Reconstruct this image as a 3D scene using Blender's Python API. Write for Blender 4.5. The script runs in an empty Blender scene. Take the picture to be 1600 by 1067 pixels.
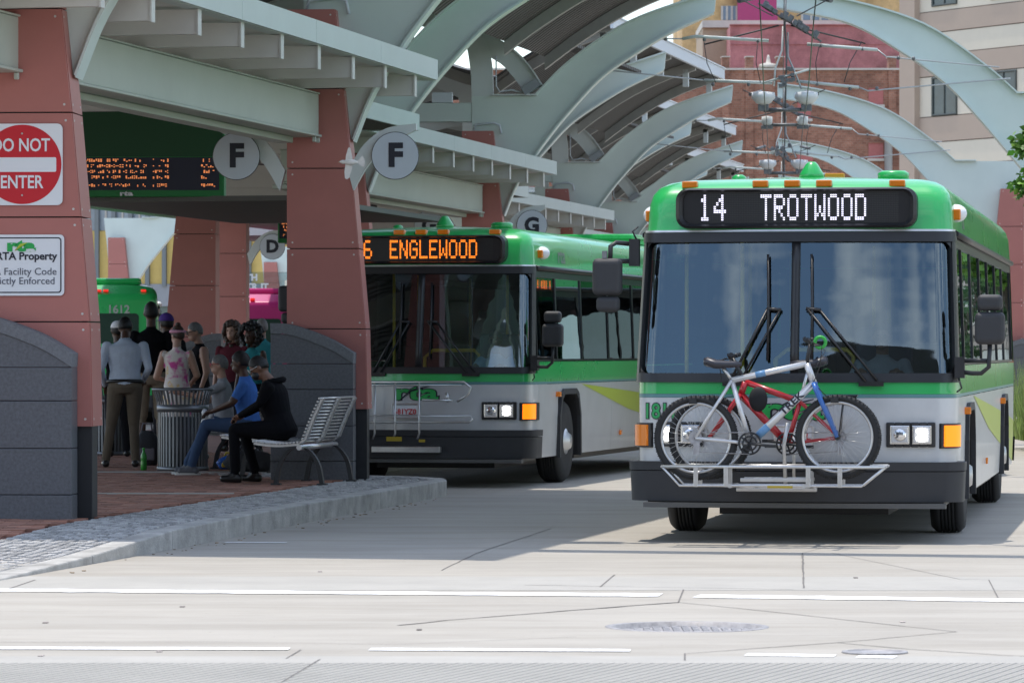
import bpy, bmesh, math, random
from mathutils import Vector, Matrix
random.seed(7)
SC = bpy.context.scene
COL = SC.collection
PI = math.pi
# ------------------------------------------------------------------ camera
CAM_H = 1.54
cd = bpy.data.cameras.new('camera'); cam = bpy.data.objects.new('camera', cd); COL.objects.link(cam)
cam.location = (0, 0, CAM_H); cam.rotation_euler = (PI/2, 0, 0)
cd.sensor_width = 36; cd.lens = 144.0; cd.shift_y = 16.5/1600; cd.clip_start = 0.5; cd.clip_end = 3000
cd.dof.use_dof = True; cd.dof.focus_distance = 36.0; cd.dof.aperture_fstop = 11.0
SC.camera = cam
# ------------------------------------------------------------------ sky and sun
SHX, SHY = 0.13, -0.12            # shadow shift per metre of height (to the right, towards the camera)
sun_dir = Vector((SHX, SHY, -1)).normalized()      # the way the light travels
elev = math.asin(-sun_dir.z)
w = bpy.data.worlds.new('World'); SC.world = w; w.use_nodes = True
nt = w.node_tree; bg = nt.nodes['Background']
sky = nt.nodes.new('ShaderNodeTexSky'); sky.sky_type = 'NISHITA'; sky.sun_disc = False
sky.sun_elevation = elev; sky.sun_rotation = math.atan2(-sun_dir.x, -sun_dir.y)
sky.air_density = 1.05; sky.dust_density = 0.7
tc = nt.nodes.new('ShaderNodeTexCoord'); mp = nt.nodes.new('ShaderNodeMapping')
mp.inputs['Scale'].default_value = (1.2, 1.2, 4.0)
ns = nt.nodes.new('ShaderNodeTexNoise'); ns.inputs['Scale'].default_value = 5.0; ns.inputs['Detail'].default_value = 7
cr = nt.nodes.new('ShaderNodeValToRGB'); cr.color_ramp.elements[0].position = .44; cr.color_ramp.elements[1].position = .74
cr.color_ramp.elements[1].color = (.8, .8, .8, 1)
mx = nt.nodes.new('ShaderNodeMixRGB'); mx.inputs[2].default_value = (8.5, 8.8, 9.2, 1)
nt.links.new(tc.outputs['Generated'], mp.inputs['Vector']); nt.links.new(mp.outputs[0], ns.inputs['Vector'])
nt.links.new(ns.outputs['Fac'], cr.inputs[0]); nt.links.new(cr.outputs[0], mx.inputs[0]); nt.links.new(sky.outputs[0], mx.inputs[1])
nt.links.new(mx.outputs[0], bg.inputs['Color']); bg.inputs['Strength'].default_value = 0.15
sl = bpy.data.lights.new('sun', 'SUN'); sl.energy = 2.2; sl.angle = math.radians(0.53); sl.color = (1, .935, .84)
so = bpy.data.objects.new('sun', sl); COL.objects.link(so)
so.rotation_euler = sun_dir.to_track_quat('-Z', 'Y').to_euler(); so.location = (-10, 20, 60)
SC.view_settings.view_transform = 'Standard'; SC.view_settings.look = 'None'
SC.view_settings.exposure = 0.88; SC.view_settings.gamma = 1; SC.view_settings.use_curve_mapping = False
SC.cycles.max_bounces = 8; SC.cycles.transparent_max_bounces = 12; SC.cycles.use_denoising = True
SC.cycles.sample_clamp_indirect = 8

# ------------------------------------------------------------------ materials
MATS = {}
def mat(name, col, rough=.5, metal=0., var=0., vscale=6., bump=0., bscale=40., spec=.5, emit=None, estr=0., coat=0., island=0., detail=5.):
    if name in MATS: return MATS[name]
    m = bpy.data.materials.new(name); m.use_nodes = True; t = m.node_tree; b = t.nodes['Principled BSDF']
    b.inputs['Base Color'].default_value = (*col, 1); b.inputs['Roughness'].default_value = rough; b.inputs['Metallic'].default_value = metal
    b.inputs['Specular IOR Level'].default_value = spec
    if coat: b.inputs['Coat Weight'].default_value = coat; b.inputs['Coat Roughness'].default_value = .06
    if emit: b.inputs['Emission Color'].default_value = (*emit, 1); b.inputs['Emission Strength'].default_value = estr
    src = None
    if var or bump:
        co = t.nodes.new('ShaderNodeTexCoord')
    if var:
        n = t.nodes.new('ShaderNodeTexNoise'); n.inputs['Scale'].default_value = vscale; n.inputs['Detail'].default_value = detail
        n.inputs['Roughness'].default_value = .65
        t.links.new(co.outputs['Object'], n.inputs['Vector'])
        mr = t.nodes.new('ShaderNodeMapRange'); mr.inputs[1].default_value = .3; mr.inputs[2].default_value = .7
        mr.inputs[3].default_value = 1-var; mr.inputs[4].default_value = 1+var
        t.links.new(n.outputs['Fac'], mr.inputs[0])
        src = mr.outputs[0]
        mr2 = t.nodes.new('ShaderNodeMapRange'); mr2.inputs[1].default_value = .3; mr2.inputs[2].default_value = .7
        mr2.inputs[3].default_value = max(.02, rough-.4*var); mr2.inputs[4].default_value = min(1, rough+.4*var)
        t.links.new(n.outputs['Fac'], mr2.inputs[0]); t.links.new(mr2.outputs[0], b.inputs['Roughness'])
    if island:
        g = t.nodes.new('ShaderNodeNewGeometry'); mi = t.nodes.new('ShaderNodeMapRange')
        mi.inputs[3].default_value = 1-island; mi.inputs[4].default_value = 1+island
        t.links.new(g.outputs['Random Per Island'], mi.inputs[0])
        if src:
            mm = t.nodes.new('ShaderNodeMath'); mm.operation = 'MULTIPLY'
            t.links.new(src, mm.inputs[0]); t.links.new(mi.outputs[0], mm.inputs[1]); src = mm.outputs[0]
        else: src = mi.outputs[0]
    if src:
        vm = t.nodes.new('ShaderNodeVectorMath'); vm.operation = 'SCALE'; vm.inputs[0].default_value = col
        t.links.new(src, vm.inputs['Scale']); t.links.new(vm.outputs[0], b.inputs['Base Color'])
    if bump:
        n2 = t.nodes.new('ShaderNodeTexNoise'); n2.inputs['Scale'].default_value = bscale; n2.inputs['Detail'].default_value = 6
        t.links.new(co.outputs['Object'], n2.inputs['Vector'])
        bp = t.nodes.new('ShaderNodeBump'); bp.inputs['Strength'].default_value = bump; bp.inputs['Distance'].default_value = .02
        t.links.new(n2.outputs['Fac'], bp.inputs['Height']); t.links.new(bp.outputs[0], b.inputs['Normal'])
    MATS[name] = m; return m
def glass(name, tint, refl, rough=.01, wavy=0.):
    if name in MATS: return MATS[name]
    m = bpy.data.materials.new(name); m.use_nodes = True; t = m.node_tree
    for n in list(t.nodes):
        if n.type != 'OUTPUT_MATERIAL': t.nodes.remove(n)
    out = [n for n in t.nodes][0]
    tr = t.nodes.new('ShaderNodeBsdfTransparent'); tr.inputs[0].default_value = (*tint, 1)
    gl = t.nodes.new('ShaderNodeBsdfGlossy'); gl.inputs['Roughness'].default_value = rough; gl.inputs[0].default_value = (.78, .93, 1, 1)
    fr = t.nodes.new('ShaderNodeFresnel'); fr.inputs[0].default_value = 1.5
    ad = t.nodes.new('ShaderNodeMath'); ad.operation = 'ADD'; ad.use_clamp = True; ad.inputs[1].default_value = refl
    mi = t.nodes.new('ShaderNodeMixShader')
    if wavy:
        co = t.nodes.new('ShaderNodeTexCoord'); mpp = t.nodes.new('ShaderNodeMapping'); mpp.inputs['Scale'].default_value = (.8, 1, 2.6)
        n = t.nodes.new('ShaderNodeTexNoise'); n.inputs['Scale'].default_value = 1.6; n.inputs['Detail'].default_value = 1
        bp = t.nodes.new('ShaderNodeBump'); bp.inputs['Strength'].default_value = wavy; bp.inputs['Distance'].default_value = .05
        t.links.new(co.outputs['Object'], mpp.inputs[0]); t.links.new(mpp.outputs[0], n.inputs['Vector'])
        t.links.new(n.outputs['Fac'], bp.inputs['Height']); t.links.new(bp.outputs[0], gl.inputs['Normal'])
    t.links.new(fr.outputs[0], ad.inputs[0]); t.links.new(ad.outputs[0], mi.inputs[0]); t.links.new(tr.outputs[0], mi.inputs[1]); t.links.new(gl.outputs[0], mi.inputs[2])
    t.links.new(mi.outputs[0], out.inputs[0]); MATS[name] = m; return m
def emis(name, col, s):
    if name in MATS: return MATS[name]
    m = mat(name, tuple(min(.8, c) for c in col), .4, emit=col, estr=s); return m

# ------------------------------------------------------------------ mesh builder
class MB:
    def __init__(s): s.v = []; s.f = []; s.m = []; s.sm = []
    def _add(s, vs, fs, mi=0, smooth=False):
        o = len(s.v); s.v += [tuple(p) for p in vs]
        for f in fs: s.f.append([i+o for i in f]); s.m.append(mi); s.sm.append(smooth)
        return s
    def box(s, x0, x1, y0, y1, z0, z1, mi=0, M=None):
        vs = [Vector((x, y, z)) for z in (z0, z1) for y in (y0, y1) for x in (x0, x1)]
        if M: vs = [M @ p for p in vs]
        return s._add(vs, [(0,2,3,1),(4,5,7,6),(0,1,5,4),(2,6,7,3),(0,4,6,2),(1,3,7,5)], mi)
    def hexa(s, pts, mi=0):      # 8 points, bottom ring 0-3, top ring 4-7 (counter-clockwise from above)
        return s._add(pts, [(3,2,1,0),(4,5,6,7),(0,1,5,4),(1,2,6,5),(2,3,7,6),(3,0,4,7)], mi)
    def rings(s, rings, caps=True, closed=True, mi=0, smooth=True):
        n = len(rings[0]); vs = [p for r in rings for p in r]; fs = []
        for i in range(len(rings)-1):
            for j in range(n if closed else n-1):
                k = (j+1) % n; fs.append((i*n+j, i*n+k, (i+1)*n+k, (i+1)*n+j))
        o = len(s.v); s._add(vs, fs, mi, smooth)
        if caps and closed:
            s.f.append([o+i for i in range(n)][::-1]); s.m.append(mi); s.sm.append(False)
            s.f.append([o+(len(rings)-1)*n+i for i in range(n)]); s.m.append(mi); s.sm.append(False)
        return s
    def tube(s, pts, r, n=8, mi=0, caps=True, loop=False):
        pts = [Vector(p) for p in pts]; rs = r if isinstance(r, (list, tuple)) else [r]*len(pts)
        rg = []; ref = None; N = len(pts)
        for i, p in enumerate(pts):
            if loop: d = pts[(i+1) % N]-pts[i-1]
            else: d = pts[min(i+1, N-1)]-pts[max(i-1, 0)]
            d.normalize()
            if ref is None or abs(ref.dot(d)) > .98:
                ref = Vector((0, 0, 1)) if abs(d.z) < .9 else Vector((0, 1, 0))
            a = (ref - d*ref.dot(d)).normalized(); b = d.cross(a); ref = a
            rg.append([p + (a*math.cos(2*PI*k/n)+b*math.sin(2*PI*k/n))*rs[i] for k in range(n)])
        if loop: rg.append(rg[0])
        return s.rings(rg, caps=caps and not loop, mi=mi)
    def lathe(s, prof, c=(0, 0, 0), n=24, mi=0, axis='z', caps=True):
        rg = []
        for r, h in prof:
            ring = []
            for k in range(n):
                a = 2*PI*k/n; x, y = r*math.cos(a), r*math.sin(a)
                if axis == 'z': p = (c[0]+x, c[1]+y, c[2]+h)
                elif axis == 'y': p = (c[0]+x, c[1]+h, c[2]-y)
                else: p = (c[0]+h, c[1]+x, c[2]+y)
                ring.append(p)
            rg.append(ring)
        return s.rings(rg, caps=caps, mi=mi)
    def torus(s, c, R, r, n=40, m=8, mi=0, axis='y', sq=1.):
        vs = []; fs = []
        for i in range(n):
            a = 2*PI*i/n
            for j in range(m):
                b = 2*PI*j/m; q = R+r*math.cos(b); h = r*math.sin(b)*sq
                vs.append((c[0]+q*math.cos(a), c[1]+h, c[2]+q*math.sin(a)) if axis == 'y' else ((c[0]+h, c[1]+q*math.cos(a), c[2]+q*math.sin(a)) if axis == 'x' else (c[0]+q*math.cos(a), c[1]+q*math.sin(a), c[2]+h)))
                fs.append((i*m+j, i*m+(j+1) % m, ((i+1) % n)*m+(j+1) % m, ((i+1) % n)*m+j))
        return s._add(vs, fs, mi, True)
    def ell(s, c, rx, ry, rz, n=14, m=9, mi=0, M=None):
        rg = []
        for i in range(m+1):
            t = PI*i/m; z = -math.cos(t)
            rr = max(math.sin(t), .02)
            ring = [Vector((rx*rr*math.cos(2*PI*k/n), ry*rr*math.sin(2*PI*k/n), rz*z)) for k in range(n)]
            if M: ring = [M @ p for p in ring]
            rg.append([Vector(c)+p for p in ring])
        return s.rings(rg, mi=mi)
    def prism(s, poly, a0, a1, plane='xz', mi=0, smooth=False):   # poly list of 2d points, extruded between a0 and a1
        n = len(poly)
        def P(p, a): return (p[0], a, p[1]) if plane == 'xz' else ((p[0], p[1], a) if plane == 'xy' else (a, p[0], p[1]))
        vs = [P(p, a0) for p in poly]+[P(p, a1) for p in poly]
        fs = [list(range(n)), [n+i for i in range(n)][::-1]]+[(i, n+i, n+(i+1) % n, (i+1) % n) for i in range(n)]
        return s._add(vs, fs, mi, smooth)
    def quad(s, a, b, c, d, mi=0): return s._add([a, b, c, d], [(0, 1, 2, 3)], mi)
    def strip(s, lo, hi, a0, a1, mi=0):        # band between two 2d curves in xz, thickness a0..a1 along y
        for i in range(len(lo)-1):
            l0, l1, h0, h1 = lo[i], lo[i+1], hi[i], hi[i+1]
            s.hexa([(l0[0], a0, l0[1]), (l1[0], a0, l1[1]), (l1[0], a1, l1[1]), (l0[0], a1, l0[1]),
                    (h0[0], a0, h0[1]), (h1[0], a0, h1[1]), (h1[0], a1, h1[1]), (h0[0], a1, h0[1])], mi)
        return s
    def mesh(s, name, mats, fix=True):
        me = bpy.data.meshes.new(name); me.from_pydata(s.v, [], s.f); me.validate()
        if not isinstance(mats, (list, tuple)): mats = [mats]
        for m in mats: me.materials.append(m)
        if len(me.polygons) == len(s.f):
            me.polygons.foreach_set('material_index', s.m); me.polygons.foreach_set('use_smooth', s.sm)
        if fix:
            b = bmesh.new(); b.from_mesh(me); bmesh.ops.recalc_face_normals(b, faces=b.faces); b.to_mesh(me); b.free()
        me.update(); return me
    def build(s, name, mats, parent=None, bevel=0., loc=None, rotz=0., fix=True, seg=2, label=None):
        o = bpy.data.objects.new(name, s.mesh(name, mats, fix)); COL.objects.link(o)
        if parent: o.parent = parent
        if loc: o.location = loc
        if rotz: o.rotation_euler = (0, 0, rotz)
        if bevel:
            bv = o.modifiers.new('bevel', 'BEVEL'); bv.width = bevel; bv.segments = seg; bv.limit_method = 'ANGLE'; bv.angle_limit = math.radians(40)
        if label: o['label'] = label
        return o
def tag(o, label, cat, group=None):
    o['label'] = label; o['category'] = cat
    if group: o['group'] = group
    return o
def struct(o): o['kind'] = 'structure'; return o
def stuff(o): o['kind'] = 'stuff'; return o
def thing(name, label, cat, loc=(0, 0, 0), rotz=0., group=None):
    o = bpy.data.objects.new(name, None); COL.objects.link(o); o.location = loc; o.rotation_euler = (0, 0, rotz); o.empty_display_size = .2
    return tag(o, label, cat, group)
def part_copy(ch, parent):
    c = ch.copy(); COL.objects.link(c); c.parent = parent
    for g in KIDS.get(ch.name, ch.children): part_copy(g, c)
    return c
KIDS = {}
def snapshot(root):
    KIDS.clear()
    def rec(o):
        KIDS[o.name] = list(o.children)
        for c in o.children: rec(c)
    rec(root)
def dup(root, loc, rotz, label, group=None, skip=()):
    snapshot(root)
    r = root.copy(); COL.objects.link(r); r.location = loc; r.rotation_euler = (0, 0, rotz); r['label'] = label
    if group: r['group'] = group
    for ch in KIDS[root.name]:
        if ch.name.split('.')[0] not in skip: part_copy(ch, r)
    return r
def text_mb(txt, size, bold=0., align='CENTER', ext=.002, sx=1., shear=0.):
    c = bpy.data.curves.new('t', 'FONT'); c.body = txt; c.size = size; c.extrude = ext; c.offset = bold; c.align_x = align; c.align_y = 'CENTER'; c.shear = shear
    c.resolution_u = 3
    o = bpy.data.objects.new('t', c); COL.objects.link(o); bpy.context.view_layer.update()
    dg = bpy.context.evaluated_depsgraph_get(); me = bpy.data.meshes.new_from_object(o.evaluated_get(dg))
    mb = MB(); mb._add([(v.co.x*sx, -v.co.z, v.co.y) for v in me.vertices], [list(p.vertices) for p in me.polygons])
    bpy.data.objects.remove(o); bpy.data.meshes.remove(me); bpy.data.curves.remove(c)
    return mb
def lerp_tab(tab, z):
    if z <= tab[0][0]: return tab[0][1]
    for (a, b), (c, d) in zip(tab, tab[1:]):
        if z <= c: return b+(d-b)*(z-a)/(c-a)
    return tab[-1][1]
def rrect(x0, x1, z0, z1, r, n=5):
    pts = []
    for cx, cz, a0 in ((x1-r, z0+r, -PI/2), (x1-r, z1-r, 0), (x0+r, z1-r, PI/2), (x0+r, z0+r, PI)):
        for k in range(n+1):
            a = a0+PI/2*k/n; pts.append((cx+r*math.cos(a), cz+r*math.sin(a)))
    return pts
def ring_frame(mb, outer, inner, y0, y1, mi=0):
    sh = lambda pts, q: [(x+(sum(p[0] for p in pts)/len(pts)-x)*q, z+(sum(p[1] for p in pts)/len(pts)-z)*q) for x, z in pts]
    mid = [((a[0]+b[0])/2, (a[1]+b[1])/2) for a, b in zip(outer, inner)]; e = (y1-y0)*.12
    R = lambda pts, y: [(x, y, z) for x, z in pts]
    return mb.rings([R(outer, y1), R(outer, y0+e), R(mid, y0), R(inner, y0+e), R(inner, y1), R(outer, y1)], caps=False, mi=mi, smooth=False)

# ------------------------------------------------------------------ palette
M_conc = mat('road_concrete', (.42, .395, .355), .85, var=.10, vscale=.9, bump=.25, bscale=60, detail=8)
M_conc2 = mat('strip_concrete', (.36, .345, .315), .85, var=.10, vscale=1.4, bump=.25, bscale=60, detail=8)
M_joint = mat('joint_sealant', (.15, .14, .13), .9, var=.3, vscale=8)
M_paint = mat('road_paint', (.82, .82, .81), .7, var=.12, vscale=9)
M_kerb = mat('granite_kerb', (.37, .36, .34), .75, var=.38, vscale=4, bump=.4, bscale=50, detail=9)
M_cobble = mat('granite_setts', (.34, .335, .33), .85, island=.28)
M_mortar = mat('bedding_mortar', (.33, .31, .28), .95, var=.15, vscale=4)
M_brick = mat('paving_brick', (.31, .15, .105), .85, island=.35, var=.1)
M_terra = mat('terracotta_panel', (.42, .155, .13), .42, var=.06, vscale=1.5)
M_rivet = mat('rivet', (.62, .60, .57), .4, metal=.6)
M_gran = mat('dark_granite', (.10, .104, .115), .45, var=.28, vscale=38, detail=10)
M_grancap = mat('flamed_granite', (.15, .155, .165), .8, var=.25, vscale=45, bump=.3, bscale=120)
M_black = mat('black_metal', (.018, .019, .022), .45)
M_steel = mat('pale_green_paint', (.60, .675, .63), .45, var=.045, vscale=1.1)
M_steel2 = mat('pale_grey_paint', (.60, .635, .62), .45, var=.05, vscale=1.3)
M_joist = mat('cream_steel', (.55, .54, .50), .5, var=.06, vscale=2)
M_beam = mat('sage_beam', (.44, .475, .41), .5, var=.06, vscale=1.2)
M_fascia = mat('fascia_metal', (.47, .53, .51), .4, var=.04, vscale=2)
M_soffit = mat('deck_soffit', (.20, .195, .18), .6, var=.12, vscale=2)
M_eave = mat('white_eave', (.62, .66, .70), .4)
M_green = mat('bus_green', (.022, .40, .095), .28, coat=.6, var=.03, vscale=2)
M_silver = mat('bus_silver', (.52, .53, .54), .34, metal=.2, coat=.2, var=.06, vscale=3)
M_teal = mat('stripe_teal', (.10, .24, .25), .35)
M_lime = mat('stripe_lime', (.42, .50, .06), .35)
M_rub = mat('bumper_rubber', (.030, .031, .035), .62, var=.15, vscale=7)
M_tyre = mat('tyre_rubber', (.022, .022, .023), .85, var=.2, vscale=9)
M_rim = mat('wheel_rim', (.55, .55, .56), .35, metal=.7)
M_gask = mat('window_gasket', (.014, .014, .016), .38)
M_glass = glass('windshield_glass', (.60, .72, .72), .095, wavy=.022)
M_sglass = glass('side_glass', (.045, .05, .05), .0, wavy=.015)
M_int = mat('bus_interior', (.022, .024, .026), .8)
M_dash = mat('dashboard', (.03, .03, .033), .7)
M_yell = mat('yellow_rail', (.70, .48, .03), .4)
M_chrome = mat('chrome', (.75, .75, .76), .15, metal=1)
M_alu = mat('brushed_aluminium', (.60, .60, .60), .33, metal=.85, var=.08, vscale=12)
M_lens = mat('clear_lens', (.55, .56, .58), .12, metal=.3)
M_lamp = emis('lit_headlight', (1, .97, .9), 7.)
M_amber = mat('amber_lens', (.60, .17, .006), .2, emit=(1, .22, .005), estr=.05, coat=.5)
M_amberlit = emis('lit_amber', (1, .2, .003), .85)
M_redl = mat('red_lens', (.5, .02, .015), .3, emit=(1, .03, .02), estr=.4)
M_redlit = emis('lit_red', (1, .05, .04), 3.)
M_ledw = emis('led_white', (.80, .76, 1), .75)
M_ledo = emis('led_orange', (1, .21, .015), 1.2)
M_leddot = mat('led_unlit', (.035, .036, .035), .5)
M_signbk = mat('sign_black', (.010, .010, .012), .35)
M_white = mat('sign_white', (.74, .76, .78), .45)
M_signred = mat('sign_red', (.55, .012, .022), .4)
M_ink = mat('sign_ink', (.015, .017, .03), .5)
M_inkg = mat('sign_grey_ink', (.08, .09, .12), .5)
M_disc = mat('disc_grey', (.55, .60, .66), .5, var=.03, vscale=4)
M_logo = mat('logo_green', (.02, .38, .08), .4)
M_logol = mat('logo_lime', (.45, .55, .05), .4)
M_dkgreen = mat('board_dark_green', (.010, .075, .025), .5)
M_bgreen = mat('board_green', (.015, .20, .05), .45)
M_screen = mat('board_screen', (.02, .024, .045), .35)
# ------------------------------------------------------------------ ground
F = 6400.0
def gp(px, py, z=0.):          # the point of the level ground that the photograph shows at px, py
    d = F*(CAM_H-z)/(py-550.0); return ((px-800.0)/F*d, d)
KH = .17
def pz(y):
    t = min(1, max(0, (y-27.7)/(33.2-27.7))); return .012+(KH-.012)*(t*t*(3-2*t))
def wave_mat(name, base, scale, strength, rough=.8, direction='X', dist=.02, rot=0.):
    m = mat(name, base, rough, var=.08, vscale=1.5); t = m.node_tree; b = t.nodes['Principled BSDF']
    co = t.nodes.new('ShaderNodeTexCoord'); mp_ = t.nodes.new('ShaderNodeMapping'); mp_.inputs['Rotation'].default_value = (0, 0, rot)
    wv = t.nodes.new('ShaderNodeTexWave'); wv.bands_direction = direction
    wv.inputs['Scale'].default_value = scale; bp = t.nodes.new('ShaderNodeBump'); bp.inputs['Strength'].default_value = strength; bp.inputs['Distance'].default_value = dist
    t.links.new(co.outputs['Object'], mp_.inputs[0]); t.links.new(mp_.outputs[0], wv.inputs['Vector'])
    t.links.new(wv.outputs['Fac'], bp.inputs['Height']); t.links.new(bp.outputs[0], b.inputs['Normal'])
    return m
M_groove = wave_mat('grooved_concrete', (.40, .385, .35), 5.2, .9, direction='X', dist=.05, rot=.35)
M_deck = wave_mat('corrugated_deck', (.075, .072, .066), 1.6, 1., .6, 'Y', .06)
M_far = mat('far_ground', (.12, .13, .09), .95, var=.3, vscale=.05)
struct(MB().quad((-900, -300, -.03), (900, -300, -.03), (900, 1800, -.03), (-900, 1800, -.03)).build('ground', M_far))
def road_material():
    m = mat('bus_road_concrete', (.365, .34, .30), .85, var=.07, vscale=.55, bump=.22, bscale=55, detail=8); t = m.node_tree; b = t.nodes['Principled BSDF']
    src = b.inputs['Base Color'].links[0].from_socket
    co = t.nodes.new('ShaderNodeTexCoord'); mp_ = t.nodes.new('ShaderNodeMapping'); mp_.inputs['Scale'].default_value = (.35, 1.6, 1); mp_.inputs['Rotation'].default_value = (0, 0, .1)
    n = t.nodes.new('ShaderNodeTexNoise'); n.inputs['Scale'].default_value = 1.3; n.inputs['Detail'].default_value = 7; n.inputs['Roughness'].default_value = .7
    r = t.nodes.new('ShaderNodeValToRGB'); r.color_ramp.elements[0].position = .3; r.color_ramp.elements[0].color = (.80, .79, .77, 1); r.color_ramp.elements[1].position = .6; r.color_ramp.elements[1].color = (1, 1, 1, 1)
    mu = t.nodes.new('ShaderNodeMixRGB'); mu.blend_type = 'MULTIPLY'; mu.inputs[0].default_value = 1
    vo = t.nodes.new('ShaderNodeTexNoise'); vo.inputs['Scale'].default_value = 22; vo.inputs['Detail'].default_value = 3
    r2 = t.nodes.new('ShaderNodeValToRGB'); r2.color_ramp.elements[0].position = .70; r2.color_ramp.elements[0].color = (1, 1, 1, 1); r2.color_ramp.elements[1].position = .76; r2.color_ramp.elements[1].color = (.72, .7, .68, 1)
    mu2 = t.nodes.new('ShaderNodeMixRGB'); mu2.blend_type = 'MULTIPLY'; mu2.inputs[0].default_value = 1
    t.links.new(co.outputs['Object'], mp_.inputs[0]); t.links.new(mp_.outputs[0], n.inputs['Vector']); t.links.new(n.outputs['Fac'], r.inputs[0])
    t.links.new(co.outputs['Object'], vo.inputs['Vector']); t.links.new(vo.outputs['Fac'], r2.inputs[0])
    t.links.new(src, mu.inputs[1]); t.links.new(r.outputs[0], mu.inputs[2]); t.links.new(mu.outputs[0], mu2.inputs[1]); t.links.new(r2.outputs[0], mu2.inputs[2])
    t.links.new(mu2.outputs[0], b.inputs['Base Color']); return m
M_road = road_material()
# the road sheet has a hole left for the big manhole
MH = (.98, 22.97, .46)
mb = MB(); N = 48
x0, x1, y0, y1 = MH[0]-1.2, MH[0]+1.2, MH[1]-1.2, MH[1]+1.2
def sqp(a):
    c, s = math.cos(a), math.sin(a); k = 1.2/max(abs(c), abs(s)); return (MH[0]+c*k, MH[1]+s*k, 0)
for i in range(N):
    a, b = 2*PI*(i+.5)/N-PI/N, 2*PI*(i+1.5)/N-PI/N
    mb.quad((MH[0]+MH[2]*math.cos(a), MH[1]+MH[2]*math.sin(a), 0), sqp(a), sqp(b), (MH[0]+MH[2]*math.cos(b), MH[1]+MH[2]*math.sin(b), 0))
XA, XB, YA, YB = -60, 60, -30, 330
mb.quad((XA, YA, 0), (XB, YA, 0), (XB, y0, 0), (XA, y0, 0)); mb.quad((XA, y1, 0), (XB, y1, 0), (XB, YB, 0), (XA, YB, 0))
mb.quad((XA, y0, 0), (x0, y0, 0), (x0, y1, 0), (XA, y1, 0)); mb.quad((x1, y0, 0), (XB, y0, 0), (XB, y1, 0), (x1, y1, 0))
road = struct(mb.build('bus_road', M_road))
struct(MB().quad((-60, 26.75, .0016), (60, 26.2, .0016), (60, 27.7, .0016), (-60, 28.5, .0016)).build('gutter_strip', M_conc2))
struct(MB().quad((-60, 8, .0016), (60, 8, .0016), (60, 20.25, .0016), (-60, 20.35, .0016)).build('grooved_strip', M_groove))
struct(MB().quad((-60, 20.35, .0016), (60, 20.25, .0016), (60, 20.7, .0016), (-60, 20.8, .0016)).build('smooth_border_strip', M_conc2))
def line_strip(mb, p, q, wd, z, jit=0.):
    n = max(2, int((Vector(q)-Vector(p)).length/.12)) if jit else 2
    d = (Vector(q)-Vector(p)).normalized(); nn = Vector((-d.y, d.x)); prev = None
    for i in range(n):
        t = i/(n-1); c = Vector(p).lerp(Vector(q), t); e = wd/2*(1+random.uniform(-jit, jit)); e2 = wd/2*(1+random.uniform(-jit, jit))
        a, b = c+nn*e, c-nn*e2; cur = ((a.x, a.y, z), (b.x, b.y, z))
        if prev: mb.quad(prev[0], prev[1], cur[1], cur[0])
        prev = cur
def painted(name, segs, wd):
    m_ = MB()
    for a, b in segs: line_strip(m_, a, b, wd, .0042, .16)
    return struct(m_.build(name, M_paint, fix=False))
painted('crossing_line', [((-12, 27.6), gp(1032, 930)), (gp(1088, 931.5), gp(1700, 939.5)), ], .33)
painted('crossing_line', [(gp(-300, 1012), gp(452, 1014)), (gp(578, 1014.5), gp(985, 1016.5)), (gp(1165, 1023), gp(1305, 1025)), (gp(1340, 1026), gp(1400, 1027))], .17)
painted('bay_line', [(gp(352, 847.5), gp(448, 848))], .12)
cr_ = MB()
def crack(pts, wd, jag=.0):
    P = []
    for (a, b) in zip(pts, pts[1:]):
        A, B = Vector(gp(*a)), Vector(gp(*b)); n = max(1, int((B-A).length/.25)) if jag else 1
        for i in range(n): P.append(A.lerp(B, i/n)+Vector((random.uniform(-jag, jag), random.uniform(-jag, jag))))
    P.append(Vector(gp(*pts[-1])))
    for a, b in zip(P, P[1:]): line_strip(cr_, a, b, wd*random.uniform(.35, .8), .0030)
crack([(622, 977), (700, 969), (850, 957), (1060, 941)], .045, .012); crack([(1060, 941), (1068, 921)], .02)
crack([(1060, 941), (1200, 955), (1495, 987)], .018, .006); crack([(1495, 987), (1320, 1003), (1070, 1021)], .025, .008); crack([(1070, 1021), (1070, 1032)], .02)
crack([(1310, 1004), (1420, 1014), (1640, 1028)], .02, .006); crack([(1254, 864), (1256, 919)], .022, .003); crack([(860, 826), (745, 864), (690, 891)], .018, .004)
crack([(960, 898), (938, 917)], .015); crack([(1545, 906), (1560, 935)], .015); crack([(470, 1015), (447, 1029)], .012); crack([(500, 1030), (440, 1066)], .025)
crack([(55, 906), (-60, 945)], .02); crack([(820, 914), (1010, 917), (1240, 921)], .02, .006); crack([(0, 1003), (330, 1003), (620, 1007), (900, 995)], .012, .004)
crack([(1254, 864), (1420, 820)], .012); crack([(1600, 985), (1495, 984)], .01); crack([(1300, 864), (1500, 905), (1545, 906)], .01)
struct(cr_.build('road_joints', M_joint, fix=False))
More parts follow.
